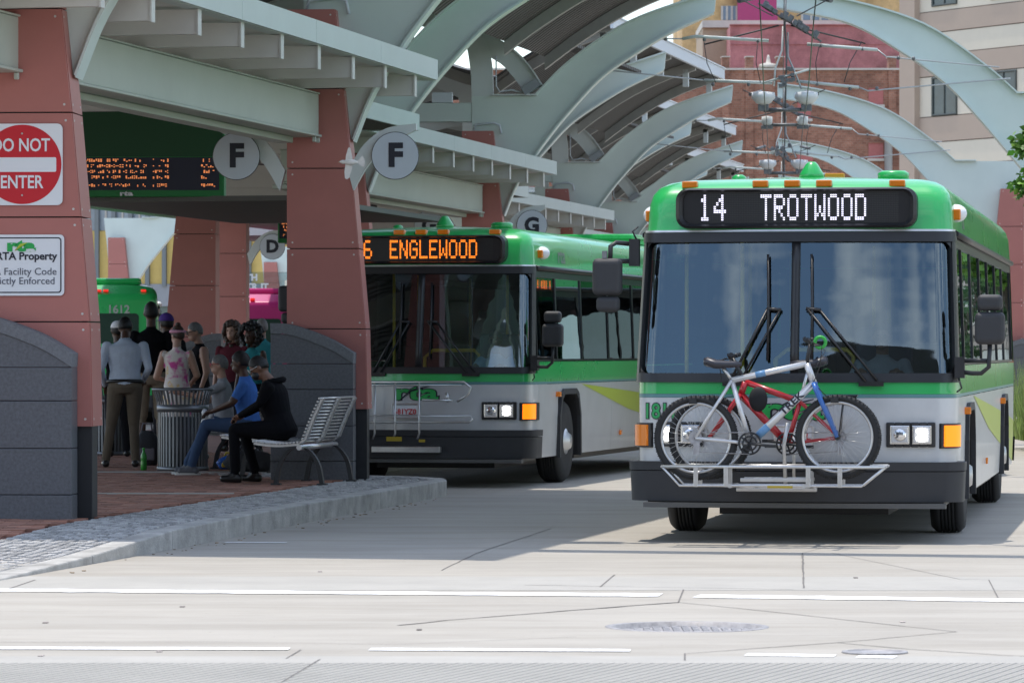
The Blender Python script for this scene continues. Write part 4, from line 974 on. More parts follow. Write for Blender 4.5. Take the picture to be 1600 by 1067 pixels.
    # wipers
    for (bx0, ax0, ax1) in ((-.215, -.20, -.52), (.14, .12, .58)):
        wz = lambda x, z: (x, yfront(x, z, .045), z)
        w_ = P(MB().tube([wz(bx0, 1.47), wz(bx0, 1.9), wz(bx0-.01, 2.33)], .012, 6), 'wiper', M_gask)
        m_ = MB().tube([wz(ax0-.03, 1.89), wz(ax0+.09, 1.88)], .014, 6).tube([wz(ax0-.02, 1.89), wz(ax1, 1.30)], .012, 6).tube([wz(ax0+.08, 1.88), wz(ax1+.09, 1.31)], .010, 6).box(ax1-.06, ax1+.14, yfront(ax1, 1.3, .05), yfront(ax1, 1.3, 0), 1.265, 1.305)
        m_.build('wiper_arm', M_gask, w_)
    # mirrors
    m_ = MB().box(-1.36, -1.28, .16, .26, 2.24, 2.46).tube([(-1.34, .2, 2.42), (-1.46, .12, 2.43), (-1.50, .08, 2.40), (-1.50, .05, 2.28)], .02, 8).tube([(-1.34, .2, 2.28), (-1.5, .06, 2.28)], .02, 8).tube([(-1.30, .2, 2.45), (-1.33, .16, 2.52), (-1.29, .2, 2.56)], .008, 6)
    mr = P(m_, 'mirror', M_black)
    MB().box(-1.64, -1.40, -.03, .11, 2.0, 2.30).build('housing', M_rub, mr, bevel=.045, seg=4); MB().box(-1.61, -1.42, -.01, .10, 1.865, 1.992).build('convex_housing', M_rub, mr, bevel=.04, seg=4); MB().box(-1.56, -1.52, .0, .03, 2.3, 2.36).build('hinge', M_chrome, mr)
    MB().box(-1.62, -1.42, .112, .116, 2.03, 2.27).build('mirror_glass', M_chrome, mr)
    m_ = MB().tube([(1.33, .25, 1.38), (1.42, .12, 1.37), (1.50, .07, 1.37), (1.56, .05, 1.42), (1.57, .04, 1.6)], .019, 8).tube([(1.36, .2, 1.47), (1.55, .05, 1.47)], .018, 8).box(1.28, 1.36, .18, .3, 1.33, 1.50).tube([(1.31, .2, 1.34), (1.34, .12, 1.25), (1.3, .2, 1.22)], .008, 6)
    mr = P(m_, 'mirror', M_black)
    MB().box(1.45, 1.69, -.03, .11, 1.60, 1.86).build('housing', M_rub, mr, bevel=.045, seg=4); MB().box(1.47, 1.67, -.02, .10, 1.87, 2.0).build('convex_housing', M_rub, mr, bevel=.04, seg=4); MB().box(1.47, 1.67, .112, .116, 1.62, 1.84).build('mirror_glass', M_chrome, mr)
    # inside
    P(MB().box(-.7, .7, .9, LEN-.4, .20, .325), 'chassis', M_black); P(MB().box(-1.2, 1.2, 3.0, 8.5, .27, .325), 'underbody', M_black); P(MB().box(-1.2, 1.2, 10.05, LEN-.35, .27, .325), 'underbody', M_black)
    for ya in (AX1, AX2): P(MB().tube([(-1.0, ya, .48), (1.0, ya, .48)], .09, 10), 'axle', M_black)
    P(MB().box(-1.22, 1.22, .35, LEN-.3, .33, .36), 'floor', M_int); P(MB().box(-1.2, 1.2, 2.9, LEN-.4, .36, .8), 'seat_plinth', M_int)
    P(MB().box(-1.24, 1.24, LEN-.32, LEN-.28, .36, 2.45), 'rear_bulkhead', M_int)
    m_ = MB().prism([(.19, .6), (.19, 1.29), (.5, 1.36), (.72, 1.3), (.8, .6)], -.28, 1.16, 'yz'); P(m_, 'dashboard', M_dash, bv=.03); P(MB().prism([(.2, .6), (.2, 1.26), (.34, 1.26), (.34, .6)], -1.18, -.29, 'yz'), 'dash_shelf', M_int)
    P(MB().torus((.62, .95, 1.32), .23, .017, 28, 8, axis='z'), 'steering_wheel', M_dash)
    P(MB().box(.38, .86, 1.5, 1.62, .9, 1.75).box(.38, .86, 1.1, 1.6, .8, .92), 'driver_seat', mat('seat_cloth', (.05, .06, .09), .9), bv=.05)
    for x, y in ((-.52, 1.0), (-.62, 2.6), (-.95, .7), (.45, 2.7), (-.45, 4.6), (.45, 4.6)): P(MB().tube([(x, y, .5), (x, y, 2.46)], .018, 8), 'grab_pole', M_yell)
    P(MB().tube([(-.30, 1.6, .6), (-.30, 1.6, 1.48), (-.2, 1.6, 1.56), (.3, 1.6, 1.56), (.36, 1.6, 1.5), (.36, 1.6, .6)], .022, 8), 'grab_rail', M_yell)
    for i in range(6):
        for x in (-.8, .8): P(MB().box(x-.4, x+.4, 3.2+i*1.15, 3.3+i*1.15, .8, 1.62), 'passenger_seat', mat('seat_green', (.02, .06, .05), .8), bv=.04)
    # rear
    rs = srange(3.02, 5, 10); rs = rs+[-s for s in rs[::-1][1:]]
    rr = [s if s > 0 else s for s in srange(3.02, 4, 6)+srange(4, 5, 3)[1:]]
    for sg in (1, -1):
        q = [sg*s for s in rr]; P(patch(q, srange(.36, .62, 2), .02), 'rear_bumper', M_rub); P(patch(q, srange(.62, 1.5, 3)), 'rear_panel', M_green); P(patch(q, [1.5, 2.0, 2.5]), 'rear_panel', M_green)
        P(MB().box(*sorted((sg*1.0, sg*1.14)), LEN-.02, LEN+.03, 1.3, 1.44), 'tail_lamp', M_redlit, bv=.02); P(MB().box(*sorted((sg*1.0, sg*1.14)), LEN-.02, LEN+.03, 1.05, 1.2), 'tail_lamp', M_redl, bv=.02)
    P(MB().prism(rrect(-.85, .85, 1.72, 2.36, .08), LEN-.01, LEN+.012), 'rear_window', mat('rear_glass', (.02, .05, .035), .2)); P(MB().prism(rrect(-1.02, 1.02, 1.6, 2.52, .1), LEN-.01, LEN+.004), 'rear_recess', M_green); P(MB().prism(rrect(-.9, .9, .7, 1.45, .04), LEN-.01, LEN+.012), 'engine_door', M_green)
    for x in (-.15, .0, .15, -.95, .95): P(MB().box(x-.055, x+.055, LEN-.16, LEN-.02, 2.82, 2.87), 'roof_lamp', M_redl, bv=.01)
    return t
bus1 = make_bus('green and silver bus with TROTWOOD sign and two bicycles on its front rack')
bus1.location = (2.27, 33.0, 0); bus1.rotation_euler = (0, 0, -math.radians(9.2))
bus2 = dup(bus1, (-1.08, 46.58, 0), -math.radians(12.5), 'green and silver bus with orange ENGLEWOOD sign, standing in the shade behind the bench')
bus3 = dup(bus1, (4.5, 50.8, 0), -math.radians(5.0), 'bus following close behind the front bus, only its mirror showing', )
def rear_place(cx, cy, yaw):      # put the middle of the rear face at cx, cy, the front pointing away at this yaw
    return (cx+LEN*math.sin(yaw), cy+LEN*math.cos(yaw), 0), PI-yaw
l_, r_ = rear_place(-8.78, 87.0, math.radians(-4.9)); bus4 = dup(bus1, l_, r_, 'bright green bus seen from behind past the waiting people, numbered 1612')
l_, r_ = rear_place(-6.55, 101, math.radians(-2.5)); bus5 = dup(bus1, l_, r_, 'magenta bus seen from behind beyond the dark red columns')
M_pkb = mat('bus_magenta', (.50, .03, .17), .3, coat=.6)
def recolour(o):
    for s in o.material_slots:
        if s.material in (M_green, M_silver): m0 = s.material; s.link = 'OBJECT'; s.material = M_pkb
    for c in KIDSALL(o): recolour(c)
def KIDSALL(o): return [c for c in COL.objects if c.parent == o]
recolour(bus5)
# signs and numbers that differ from bus to bus
def led(bus, items, m, pitch): stuff(led_text(items, .0183, .0306, .2585).build('led_text', m, bus, fix=False))
led(bus1, [('14', -.80, 2.818, 1.12), ('TROTWOOD', -.295, 2.818, 1.0)], M_ledw, 0)
led(bus2, [('16', -.815, 2.818, 1.1), ('ENGLEWOOD', -.385, 2.818, 1.06)], M_ledo, 0)
M_txtg = mat('number_green', (.02, .33, .09), .4); M_txts = mat('number_silver', (.45, .5, .48), .3, metal=.5)
def front_text(bus, txt, x, z, size, m, bold=.004, sx=1., name='fleet_number', off=.006, align='CENTER'):
    o = text_mb(txt, size, bold, align, .002, sx); o.v = [(a+x, yfront(a+x, c+z, off)+b_, c+z) for a, b_, c in o.v]; return o.build(name, m, bus, fix=False)
front_text(bus1, '1811', -1.10, 1.055, .17, M_ink, .010, .86, off=.004); front_text(bus1, '1811', -1.10, 1.055, .17, M_txtg, .003, .86, off=.009)
for b_ in (bus1, bus2):
    front_text(b_, 'rta', -.02, 1.075, .24, M_ink, .016, 1.85, 'logo', .004); front_text(b_, 'rta', -.02, 1.075, .24, M_logo, .007, 1.85, 'logo', .009)
    sw = MB(); sw.tube([(-.22, yfront(0, 1.0, .014), .98), (-.08, yfront(0, 1.05, .014), 1.1), (.16, yfront(0, 1.14, .014), 1.16)], [.004, .012, .004], 6); sw.build('logo', M_ink, b_)
pl = {}
for b_, tx, px in ((bus1, '970XZL', 0.0), (bus2, '581YZ0', -.14)):
    o = MB(); o.prism(rrect(px-.155, px+.155, .79, .945, .015), yfront(0, .86, .022), yfront(0, .86, .0)); p_ = o.build('number_plate', M_white, b_)
    front_text(b_, tx, px, .86, .085, M_signred, .002, .95, 'plate_number', .027); 
    o = MB(); ring_frame(o, rrect(px-.165, px+.165, .78, .955, .018), rrect(px-.145, px+.145, .80, .935, .01), yfront(0, .86, .03), yfront(0, .86, .002)); o.build('plate_frame', M_alu, p_)
def side_text(bus, txt, sg, y, z, size, m, name='logo', off=.006, sx=1.4):
    o = text_mb(txt, size, .006, 'CENTER', .002, sx); o.v = [tuple(outl(z+c, sg*side_s(y+(a*sg), z+c), off)) for a, b2, c in o.v]; return o.build(name, m, bus, fix=False)
for b_ in (bus1, bus2): side_text(b_, 'rta', 1, 2.05, 2.665, .26, M_txts)
o = text_mb('1612', .24, .006, 'CENTER', .002, 1.0); o.v = [(-a+0, LEN+.016-b_, c+2.44) for a, b_, c in o.v]; o = o.build('fleet_number', M_txts, bus4, fix=False); o.location = (-.42, 0, 0)
# reflection of an orange display, imitated by a glowing strip inside bus 2's first window
sd = MB(); MB().box(1.20, 1.225, .70, 2.6, 2.24, 2.40).build('reflection_panel', M_signbk, bus2)
random.seed(9); y = .8
while y < 2.5:
    w_ = random.choice((.03, .06, .09)); sd._add([(1.2265, y, 2.27), (1.2265, y+w_, 2.27), (1.2265, y+w_, 2.37), (1.2265, y, 2.37)], [(0, 1, 2, 3)]); y += w_+random.choice((.03, .03, .14))
stuff(sd.build('reflection_text', emis('reflected_led', (1, .16, .01), 9.), bus2, fix=False))
MB().box(.09, .25, 1.9, 2.05, 2.99, 3.06).build('orange_stand_in', mat('orange_box', (.75, .27, .02), .5), bus1, bevel=.005)  # stands in for a distant orange shape above the roof, no bus part
# ------------------------------------------------------------------ bicycle racks
def rack_frame(bus, folded):
    P = lambda pts, r, par, n='rack_tube': MB().tube(pts, r, 8).build(n, M_alu, par)
    if not folded:
        base = MB().box(-.45, .2, -.16, -.07, .42, .455).build('bike_rack', M_alu, bus, bevel=.008)
        for y in (-.72, -.42):
            P([(-.98, y, .635), (.78, y, .635)], .013, base); P([(-.98, y+.14, .635), (.78, y+.14, .635)], .013, base)
            P([(-.98, y, .635), (-.84, y, .485), (.60, y, .485), (.78, y, .635)], .010, base); P([(-.98, y, .635), (-.98, y+.14, .635)], .012, base); P([(.78, y, .635), (.78, y+.14, .635)], .012, base)
            for x in (-.71, -.47, .18, .43):
                MB().box(x-.018, x+.018, y-.012, y+.012, .475, .635).build('rack_strut', M_alu, base, bevel=.003)
            MB().box(-.36, .20, y+.03, y+.06, .515, .545).build('rack_rail', M_alu, base, bevel=.004)
        for x in (-.44, .15): P([(x, -.74, .485), (x, -.1, .47)], .018, base)
        P([(-.02, -.5, .5), (-.03, -.52, .8), (.0, -.54, .98)], .016, base, 'support_arm'); P([(.02, -.2, .5), (.02, -.22, .9)], .014, base, 'support_arm')
        MB().box(-.14, .06, -.752, -.742, .468, .488).build('warning_label', mat('label_yellow', (.42, .30, .02), .6), base)
    else:
        base = MB().box(-.5, .3, -.14, -.05, .40, .47).build('bike_rack', M_alu, bus, bevel=.008); y = -.14
        P([(-.75, y, 1.20), (.58, y, 1.20), (.66, y, 1.14), (.62, y, 1.05), (.5, y, .98)], .014, base); P([(-.75, y, 1.165), (.55, y, 1.165)], .010, base)
        P([(-.75, y, .82), (.66, y, .82), (.68, y, .78), (.64, y, .745), (-.75, y, .745)], .012, base)
        for x in (-.75, -.46, .06, -.22): P([(x, y, 1.2), (x, y, .62), (x-.03, y+.02, .55)], .012, base)
        P([(.1, y-.02, 1.0), (.45, y-.02, .99)], .012, base); P([(.38, y, 1.08), (.40, y, .97)], .02, base)
        MB().box(-.32, -.14, y-.02, y-.01, .53, .58).build('warning_label', mat('label_yellow', (.42, .30, .02), .6), base); MB().box(.06, .13, y-.02, y-.01, .52, .55).build('warning_label', MATS['label_yellow'], base)
rack_frame(bus1, False); rack_frame(bus2, True)

# ------------------------------------------------------------------ bicycles
def bicycle(label, pts, cols, y0, flip):
    t = thing('bicycle', label, 'bicycle', group='bicycles on the bus rack')
    R = .33
    f, b_ = pts['fh'], pts['rh']
    mf, m2, mfork = cols
    for nm, c in (('front_wheel', f), ('rear_wheel', b_)):
        c3 = (c[0], 0, c[1])
        m_ = MB().torus(c3, R-.022, .026, 56, 10)
        for i in range(112):
            a = 2*PI*i/112; dx, dz = math.cos(a), math.sin(a); yy_ = (.014 if i % 2 else -.014); r0 = R+.0
            M = Matrix.Translation((c[0]+dx*r0, yy_, c[1]+dz*r0)) @ Matrix.Rotation(-a, 4, 'Y'); m_.box(-.008, .007, -.010, .010, -.005, .005, M=M)
        wl = m_.build(nm, M_tyre, t)
        MB().torus(c3, R-.055, .013, 56, 8, sq=.9).build('rim', M_alu, wl)
        sp = MB()
        for i in range(32):
            a = 2*PI*i/32; h = .022 if i % 2 else -.022; a2 = a+(.5 if i % 4 < 2 else -.5)
            sp.tube([(c[0]+.024*math.cos(a2), h, c[1]+.024*math.sin(a2)), (c[0]+(R-.062)*math.cos(a), 0, c[1]+(R-.062)*math.sin(a))], .0013, 4)
        sp.build('spokes', M_alu, wl); MB().lathe([(.012, -.05), (.024, -.03), (.014, -.02), (.014, .02), (.024, .03), (.012, .05)], c3, 12, axis='y').build('hub', M_black, wl)
    cs = MB()
    for i in range(6): cs.lathe([(.055-.006*i, .02*0+.026+.006*i), (.055-.006*i, .028+.006*i)], (b_[0], -.075 if not flip else 0, b_[1]), 18, axis='y')
    cs.lathe([(.05, -.05), (.05, -.035), (.03, -.03)], (b_[0], 0, b_[1]), 18, axis='y')
    cs.build('cassette', M_iron, t)
    bb, ss, hd, hb = pts['bb'], pts['ss'], pts['ht'], pts['hb']
    V = lambda p, y=0: (p[0], y, p[1])
    fr = MB().tube([V(bb), V(ss)], .020, 10).tube([V(ss), V(hd)], .024, 10).tube([V(bb), V(hb)], .030, 10).tube([V(hd), V(hb)], .028, 10)
    for s in (-.05, .05): fr.tube([V(bb, s*.5), V(b_, s)], .014, 8).tube([V(ss, s*.3), V(b_, s)], .013, 8)
    fo = fr.build('frame', mf, t)
    if m2:
        d1 = Vector(hb)-Vector(bb); q = lambda u: V((bb[0]+d1.x*u, bb[1]+d1.y*u), -.001)
        MB().tube([q(.12), q(.28)], .0312, 10).build('decal', m2, fo); MB().tube([V((hd[0]+(ss[0]-hd[0])*u, hd[1]+(ss[1]-hd[1])*u)) for u in (.55, .68)], .0252, 10).build('decal', m2, fo)
    fk = MB().tube([V((hb[0]+(hd[0]-hb[0])*-.1, hb[1]+(hd[1]-hb[1])*-.1)), V(hb)], .03, 8)
    d = Vector(f)-Vector(hb); cr0 = (hb[0]+d.x*.12, hb[1]+d.y*.12)
    for s in (-.055, .055): fk.tube([V(hb, s*.6), V(cr0, s), V(f, s)], [.018, .022, .015], 8)
    fk.build('fork', mfork, t)
    MB().tube([V(ss), V(pts['sd'])], .013, 8).build('seat_post', M_alu, t)
    sdx, sdz = pts['sd']; dr = 1 if f[0] > b_[0] else -1; sdl = MB()
    rings_ = []
    for u, wd, h in ((-.15, .05, .04), (-.12, .085, .06), (-.05, .09, .055), (.02, .06, .045), (.09, .034, .04), (.15, .014, .022)):
        rings_.append([(sdx+dr*u, wd*math.cos(a), sdz+.02+h*math.sin(a)*.7+(.02 if u < -.08 else 0)) for a in [2*PI*k/10 for k in range(10)]])
    sdl.rings(rings_); sdl.build('saddle', mat('saddle_black', (.03, .03, .04), .4), t)
    hx, hz = pts['bar']
    MB().tube([V(hd), (hx, 0, hz)], .016, 8).tube([(hx, -.29, hz+.03), (hx+.01*dr, -.12, hz), (hx+.01*dr, .12, hz), (hx, .29, hz+.03)], .013, 8).tube([(hx-.02*dr, -.30, hz+.03), (hx-.02*dr, -.19, hz+.02)], .018, 8).tube([(hx, .19, hz+.02), (hx-.02*dr, .30, hz+.03)], .018, 8).tube([(hx+.03*dr, -.16, hz), (hx+.09*dr, -.2, hz-.02), (hx+.05*dr, -.26, hz-.02)], .007, 6).build('handlebar', M_black, t)
    ck = MB().torus(V(bb, -.045), .085, .008, 30, 6).torus(V(bb, -.05), .055, .007, 24, 6)
    for i in range(5): a = 2*PI*i/5; ck.tube([V(bb, -.045), (bb[0]+.085*math.cos(a), -.045, bb[1]+.085*math.sin(a))], .008, 6)
    ck.tube([V(bb, -.065), (bb[0]+.17, -.075, bb[1]-.02)], .011, 8).tube([V(bb, .065), (bb[0]-.17, .075, bb[1]+.02)], .011, 8)
    k_ = ck.build('crankset', M_black, t)
    for s in (1, -1): MB().box(bb[0]+s*.17-.045, bb[0]+s*.17+.045, -.075*s-.05 if s > 0 else .085, -.085 if s > 0 else .175, bb[1]-.02*s-.012, bb[1]-.02*s+.012).build('pedal', M_black, k_)
    MB().tube([(bb[0], -.05, bb[1]+.085), (b_[0], -.05, b_[1]+.045)], .004, 4).tube([(bb[0], -.05, bb[1]-.085), (b_[0]+.02*dr, -.05, b_[1]-.11), (b_[0], -.05, b_[1]-.05)], .004, 4).box(b_[0]-.015, b_[0]+.035, -.065, -.05, b_[1]-.13, b_[1]-.03).build('chain', M_iron, t)
    ca = MB()
    ca.tube([V((hx, hz), -.1), (hx+.1*dr, -.12, hz-.02), (hx+.08*dr, -.05, hz-.18), V(hb, -.03), (f[0]-.06*dr, -.07, f[1]+.3)], .004, 5)
    ca.tube([V((hx, hz), .1), (hx+.11*dr, .1, hz-.06), (hx+.03*dr, .05, hz-.2), V(hd, .03)], .004, 5); ca.build('cables', M_black, t)
    for c, a in ((f, .3), (b_, .3)): MB().box(c[0]-.02*dr-.03, c[0]-.02*dr+.03, -.07, .07, c[1]+R-.06, c[1]+R-.02).build('brake', M_black, t)
    return t
S = 197.0
bp = lambda px, py: ((px-1240)/S, 1.54-(py-550)/S)
M_bsil = mat('bike_silver', (.62, .62, .63), .3, metal=.4, coat=.4); M_bblue = mat('bike_blue', (.03, .13, .42), .3, coat=.4); M_bred = mat('bike_red', (.42, .012, .02), .3, coat=.5); M_bdec = mat('bike_decal', (.12, .26, .45), .4)
byaw = -math.radians(9.2); ux = Vector((math.cos(byaw), math.sin(byaw), 0)); uy = Vector((-math.sin(byaw), math.cos(byaw), 0))
def on_bus(y): p = Vector((2.27, 33.0, 0))+uy*y; return (p.x, p.y, 0)
b1 = bicycle('silver and blue mountain bike in front on the bus rack, its fork to the right', dict(fh=bp(1320, 682), rh=bp(1099, 684), bb=bp(1184, 692), ss=bp(1155, 594), ht=bp(1272, 568), hb=bp(1283, 598), sd=bp(1141, 573), bar=bp(1278, 536)), (M_bsil, M_bdec, M_bblue), -.65, False)
b1.location = on_bus(-.65); b1.rotation_euler = (0, 0, byaw)
tx = text_mb('TREK', .12, .004, 'CENTER', .001, 1.3); a_ = math.atan2(bp(1283, 598)[1]-bp(1184, 692)[1], bp(1283, 598)[0]-bp(1184, 692)[0]); mxp = Vector(bp(1184, 692)).lerp(Vector(bp(1283, 598)), .66)
tx.v = [(mxp.x+.62*(x*math.cos(a_)-z*math.sin(a_)), -.0315+y, mxp.y+.62*(x*math.sin(a_)+z*math.cos(a_))) for x, y, z in tx.v]; tx.build('frame_lettering', M_ink, b1, fix=False)
b2 = bicycle('red bike with a black frame bag behind the silver one, pointing left', dict(fh=bp(1114, 684), rh=bp(1318, 684), bb=bp(1237, 694), ss=bp(1256, 628), ht=bp(1170, 597), hb=bp(1163, 617), sd=bp(1270, 572), bar=bp(1150, 560)), (M_bred, None, M_bred), -.35, True)
b2.location = on_bus(-.35); b2.rotation_euler = (0, 0, byaw)
q = bp(1191, 624); MB().ell((q[0], -.03, q[1]), .075, .035, .10, 12, 9).build('frame_bag', mat('bag_black', (.012, .012, .014), .8), b2)
q = bp(1297, 527); MB().torus((q[0]-.02, 0, q[1]-.04), .042, .014, 20, 8).build('horn', mat('bar_green', (.03, .35, .05), .4), b1)
q = bp(1335, 620); MB().box(q[0]-.12, q[0]+.06, -.05, .05, q[1]+.0, q[1]+.015).box(q[0]+.02, q[0]+.05, -.03, .03, q[1]-.03, q[1]).build('carrier', M_black, b2)
for s in (-.06, .06): MB().tube([(q[0]-.05, s, q[1]), (bp(1318, 684)[0], s, bp(1318, 684)[1])], .006, 6).build('carrier_stay', M_black, b2)
# ------------------------------------------------------------------ signs on the columns
def col_pt(c, x, y, z):
    a = FY; return (c[0]+x*math.cos(a)-y*math.sin(a), c[1]+x*math.sin(a)+y*math.cos(a), z)
t = thing('traffic_sign', 'square white sign with red disc reading DO NOT ENTER on the nearest column', 'sign', col_pt(C1, -.03, .285, 3.09), FY)
MB().prism(rrect(-.337, .337, -.337, .337, .045), -.004, .004).build('plate', M_white, t)
MB().lathe([(.328, -.0065), (.328, -.0045)], n=64, axis='y').build('red_disc', M_signred, t)
MB().prism(rrect(-.285, .285, -.062, .058, .012), -.0095, -.007).build('white_bar', M_white, t)
text_mb('DO NOT', .150, .0025, sx=.80).build('lettering', M_white, t, loc=(-.01, -.0085, .155)); text_mb('ENTER', .150, .0025, sx=.80).build('lettering', M_white, t, loc=(-.005, -.0085, -.150))
for z in (.255, -.255): MB().lathe([(.009, -.012), (.006, -.014)], (0, 0, z), 8, axis='y').build('bolt', M_rivet, t)
t = thing('notice_sign', 'white notice plate with green logo reading RTA Property below the do not enter sign', 'sign', col_pt(C1, -.04, .285, 2.258), FY)
MB().prism(rrect(-.36, .36, -.252, .252, .035), -.004, .004).build('plate', M_white, t)
m_ = MB(); ring_frame(m_, rrect(-.338, .338, -.230, .230, .028), rrect(-.328, .328, -.220, .220, .02), -.0065, -.0045); m_.build('border', M_ink, t)
text_mb('rta', .125, .008, sx=1.6).build('logo', M_logo, t, loc=(.0, -.007, .158)); MB().tube([(-.05, -.0085, .12), (0, -.0085, .165), (.05, -.0085, .185)], [.003, .014, .003], 6).build('logo', M_logol, t)
text_mb('GDRTA Property', .088, .0022, 'RIGHT').build('lettering', M_ink, t, loc=(.30, -.006, .072)); text_mb('RTA Facility Code', .084, 0, 'RIGHT').build('lettering', M_inkg, t, loc=(.30, -.006, -.055)); text_mb('Strictly Enforced', .084, 0, 'RIGHT').build('lettering', M_inkg, t, loc=(.285, -.006, -.132))
def bay_sign(label, c, sx, letter, y=.24):
    t = thing('bay_sign', label, 'sign', (c[0], c[1], 0), FY, 'round bay letter signs')
    lo = cr_curve([(sx*.40, 3.28), (sx*.56, 3.55), (sx*.78, 3.78), (sx*1.08, 3.93)], 12); up = cr_curve([(sx*.34, 3.50), (sx*.52, 3.78), (sx*.76, 3.95), (sx*1.08, 4.00)], 12)
    MB().strip(lo, up, y+.05, y+.17).build('bracket', M_steel2, t)
    MB().lathe([(.25, -.02), (.252, -.015), (.252, .03), (.24, .03)], (sx*.86, y, 3.65), 48, axis='y').build('disc', M_disc, t)
    m_ = MB().torus((sx*.86, y-.01, 3.65), .25, .008, 48, 6); m_.build('disc_rim', M_gask, t)
    text_mb(letter, .34, .016, ext=.002).build('letter', M_ink, t, loc=(sx*.86, y-.023, 3.645)); return t
bay_sign('round grey sign with letter F right of the second column, above the second bus', C2, 1, 'F'); bay_sign('round shaded sign with letter F left of the second column, beside the departure board', C2, -1, 'F')
g2 = C2+BS; bay_sign('round grey sign with letter G above the roof of the second bus', g2, 1, 'G'); bay_sign('round shaded sign half hidden behind the second bus roof', g2, -1, 'G')
bay_sign('small round sign with letter D on the far side of the platform', (-5.68, 82), 1, 'D')
# departure boards
def board(name, label, x0, x1, y, z0, z1, rows, logo):
    t = thing(name, label, 'display board', ((x0+x1)/2, y, z0), 0, 'departure boards'); hw = (x1-x0)/2; H = z1-z0
    zs0, zs1 = .075, .45 if logo else H-.07
    MB().box(-hw, hw, 0, .28, 0, H).build('housing', M_bgreen, t, bevel=.01)
    if logo: MB().box(-hw, hw-.02, -.006, .0, zs1+.01, H).build('header_panel', M_dkgreen, t)
    MB().box(-hw+.03, hw-.06, -.008, -.001, zs0, zs1).build('screen', M_screen, t)
    tx_ = MB(); rnd = random.Random(8)
    for r in range(rows):
        z = zs1-.05-r*(zs1-zs0-.08)/(rows-.4)
        if rows > 4 and r == rows-1: z = zs0+.04
        x = -hw+.07
        while x < hw-.12:
            f = (x+hw)/(2*hw)
            if f > .56 and f < .60: x = -hw+2*hw*.60
            if f > .68 and f < .86: x = -hw+2*hw*.87
            w_ = rnd.choice((.012, .016, .02)); 
            if rnd.random() < .82:
                for q in range(3):
                    if rnd.random() < .5: tx_.quad((x, -.0105, z+q*.012), (x+w_, -.0105, z+q*.012), (x+w_, -.0105, z+q*.012+.009), (x, -.0105, z+q*.012+.009))
            x += w_+.008
    stuff(tx_.build('display_text', emis('board_led', (1, .30, .1), .45), t, fix=False))
    if logo:
        text_mb('rta', .075, .004, sx=1.7).build('logo', M_white, t, loc=(-.1, -.012, .036))
    return t
board('departure_board', 'large green departure board with orange text hanging under the first canopy', -5.35, -3.30, 47.0, 3.32, 4.38, 5, True)
board('departure_board', 'small green departure board with orange text hanging beside the second column', -4.06, -3.3, 71.0, 3.43, 3.93, 5, False)
# ------------------------------------------------------------------ benches, bins and small things
def bench(label, loc):
    t = thing('bench', label, 'bench', loc, BY, 'perforated metal benches'); L = 1.6
    seat = [(-.51+.036*i, .452-.02*math.sin(i/13*PI)-.008*i/13) for i in range(14)]; back = [(.0+.012*i+.00035*i*i*.6, .445+.0345*i) for i in range(1, 14)]
    for i, (x, z) in enumerate(seat): MB().tube([(x, 0, z), (x, L, z)], .011, 6).build('seat_slat', M_alu, t)
    for i, (x, z) in enumerate(back): MB().tube([(x, 0, z), (x, L, z)], .011, 6).build('back_slat', M_alu, t)
    pr = seat+back; lo = [(x+.0, z-.035) for x, z in seat]+[(x+.035, z-.008) for x, z in back]; up = [(x, z-.012) for x, z in seat]+[(x+.012, z) for x, z in back]
    for y in (.03, .75, 1.47): MB().strip(lo, up, y, y+.09).build('support_rib', M_alu, t)
    MB().tube([(-.02, .0, .39), (-.02, L, .39)], .03, 10).build('rail', M_alu, t)
    for y in (.12, 1.42):
        m_ = MB()
        for s in (-1, 1):
            P_ = cr_curve([(-.05, .385), (-.05+s*.10, .36), (-.05+s*.20, .22), (-.05+s*.245, .012)], 10)
            m_.strip([(x-.022, z) for x, z in P_], [(x+.022, z) for x, z in P_], y-.03, y+.03)
            m_.box(-.05+s*.245-.05, -.05+s*.245+.05, y-.04, y+.04, 0, .018)
        m_.build('leg_arch', M_black, t)
    return t
bench('silver perforated bench in front of the granite base, seating the person in black', (-2.17, 42.12, KH)); bench('silver bench farther in, seating the person in a blue shirt', (-2.72, 45.15, KH))
M_bin = mat('bin_metal', (.19, .20, .215), .42, metal=.75, var=.08)
def bin_(label, loc):
    t = thing('litter_bin', label, 'litter bin', loc, 0, 'slatted metal litter bins')
    for i in range(40):
        a = 2*PI*i/40; c, s = math.cos(a), math.sin(a); M = Matrix.Rotation(a, 4, 'Z')
        m_ = MB(); pts = [(.285, .03), (.285, .70), (.30, .80), (.345, .93)]
        for (r0, z0), (r1, z1) in zip(pts, pts[1:]):
            m_.hexa([M @ Vector(p) for p in ((r0-.004, -.011, z0), (r0+.004, -.011, z0), (r0+.004, .011, z0), (r0-.004, .011, z0), (r1-.004, -.011, z1), (r1+.004, -.011, z1), (r1+.004, .011, z1), (r1-.004, .011, z1))])
        m_.build('bar', M_bin, t)
    MB().lathe([(.29, .68), (.30, .68), (.302, .76), (.29, .76)], n=40, caps=False).build('band', M_bin, t); MB().lathe([(.335, .925), (.36, .925), (.36, .95), (.335, .955)], n=40, caps=False).torus((0, 0, .94), .348, .014, 40, 8, axis='z').build('rim', M_bin, t)
    MB().lathe([(.29, .0), (.30, .0), (.30, .05), (.28, .05)], n=40, caps=False).build('base_ring', M_bin, t); MB().lathe([(.25, .04), (.255, .62), (.24, .62)], n=32).build('liner', mat('liner', (.10, .11, .12), .6), t)
    return t
bin_('flared slatted metal bin beside the person in a blue shirt', (-3.81, 47.4, KH)); bin_('second slatted bin farther back, behind the legs of the person in khaki trousers', (-5.35, 54.6, KH))
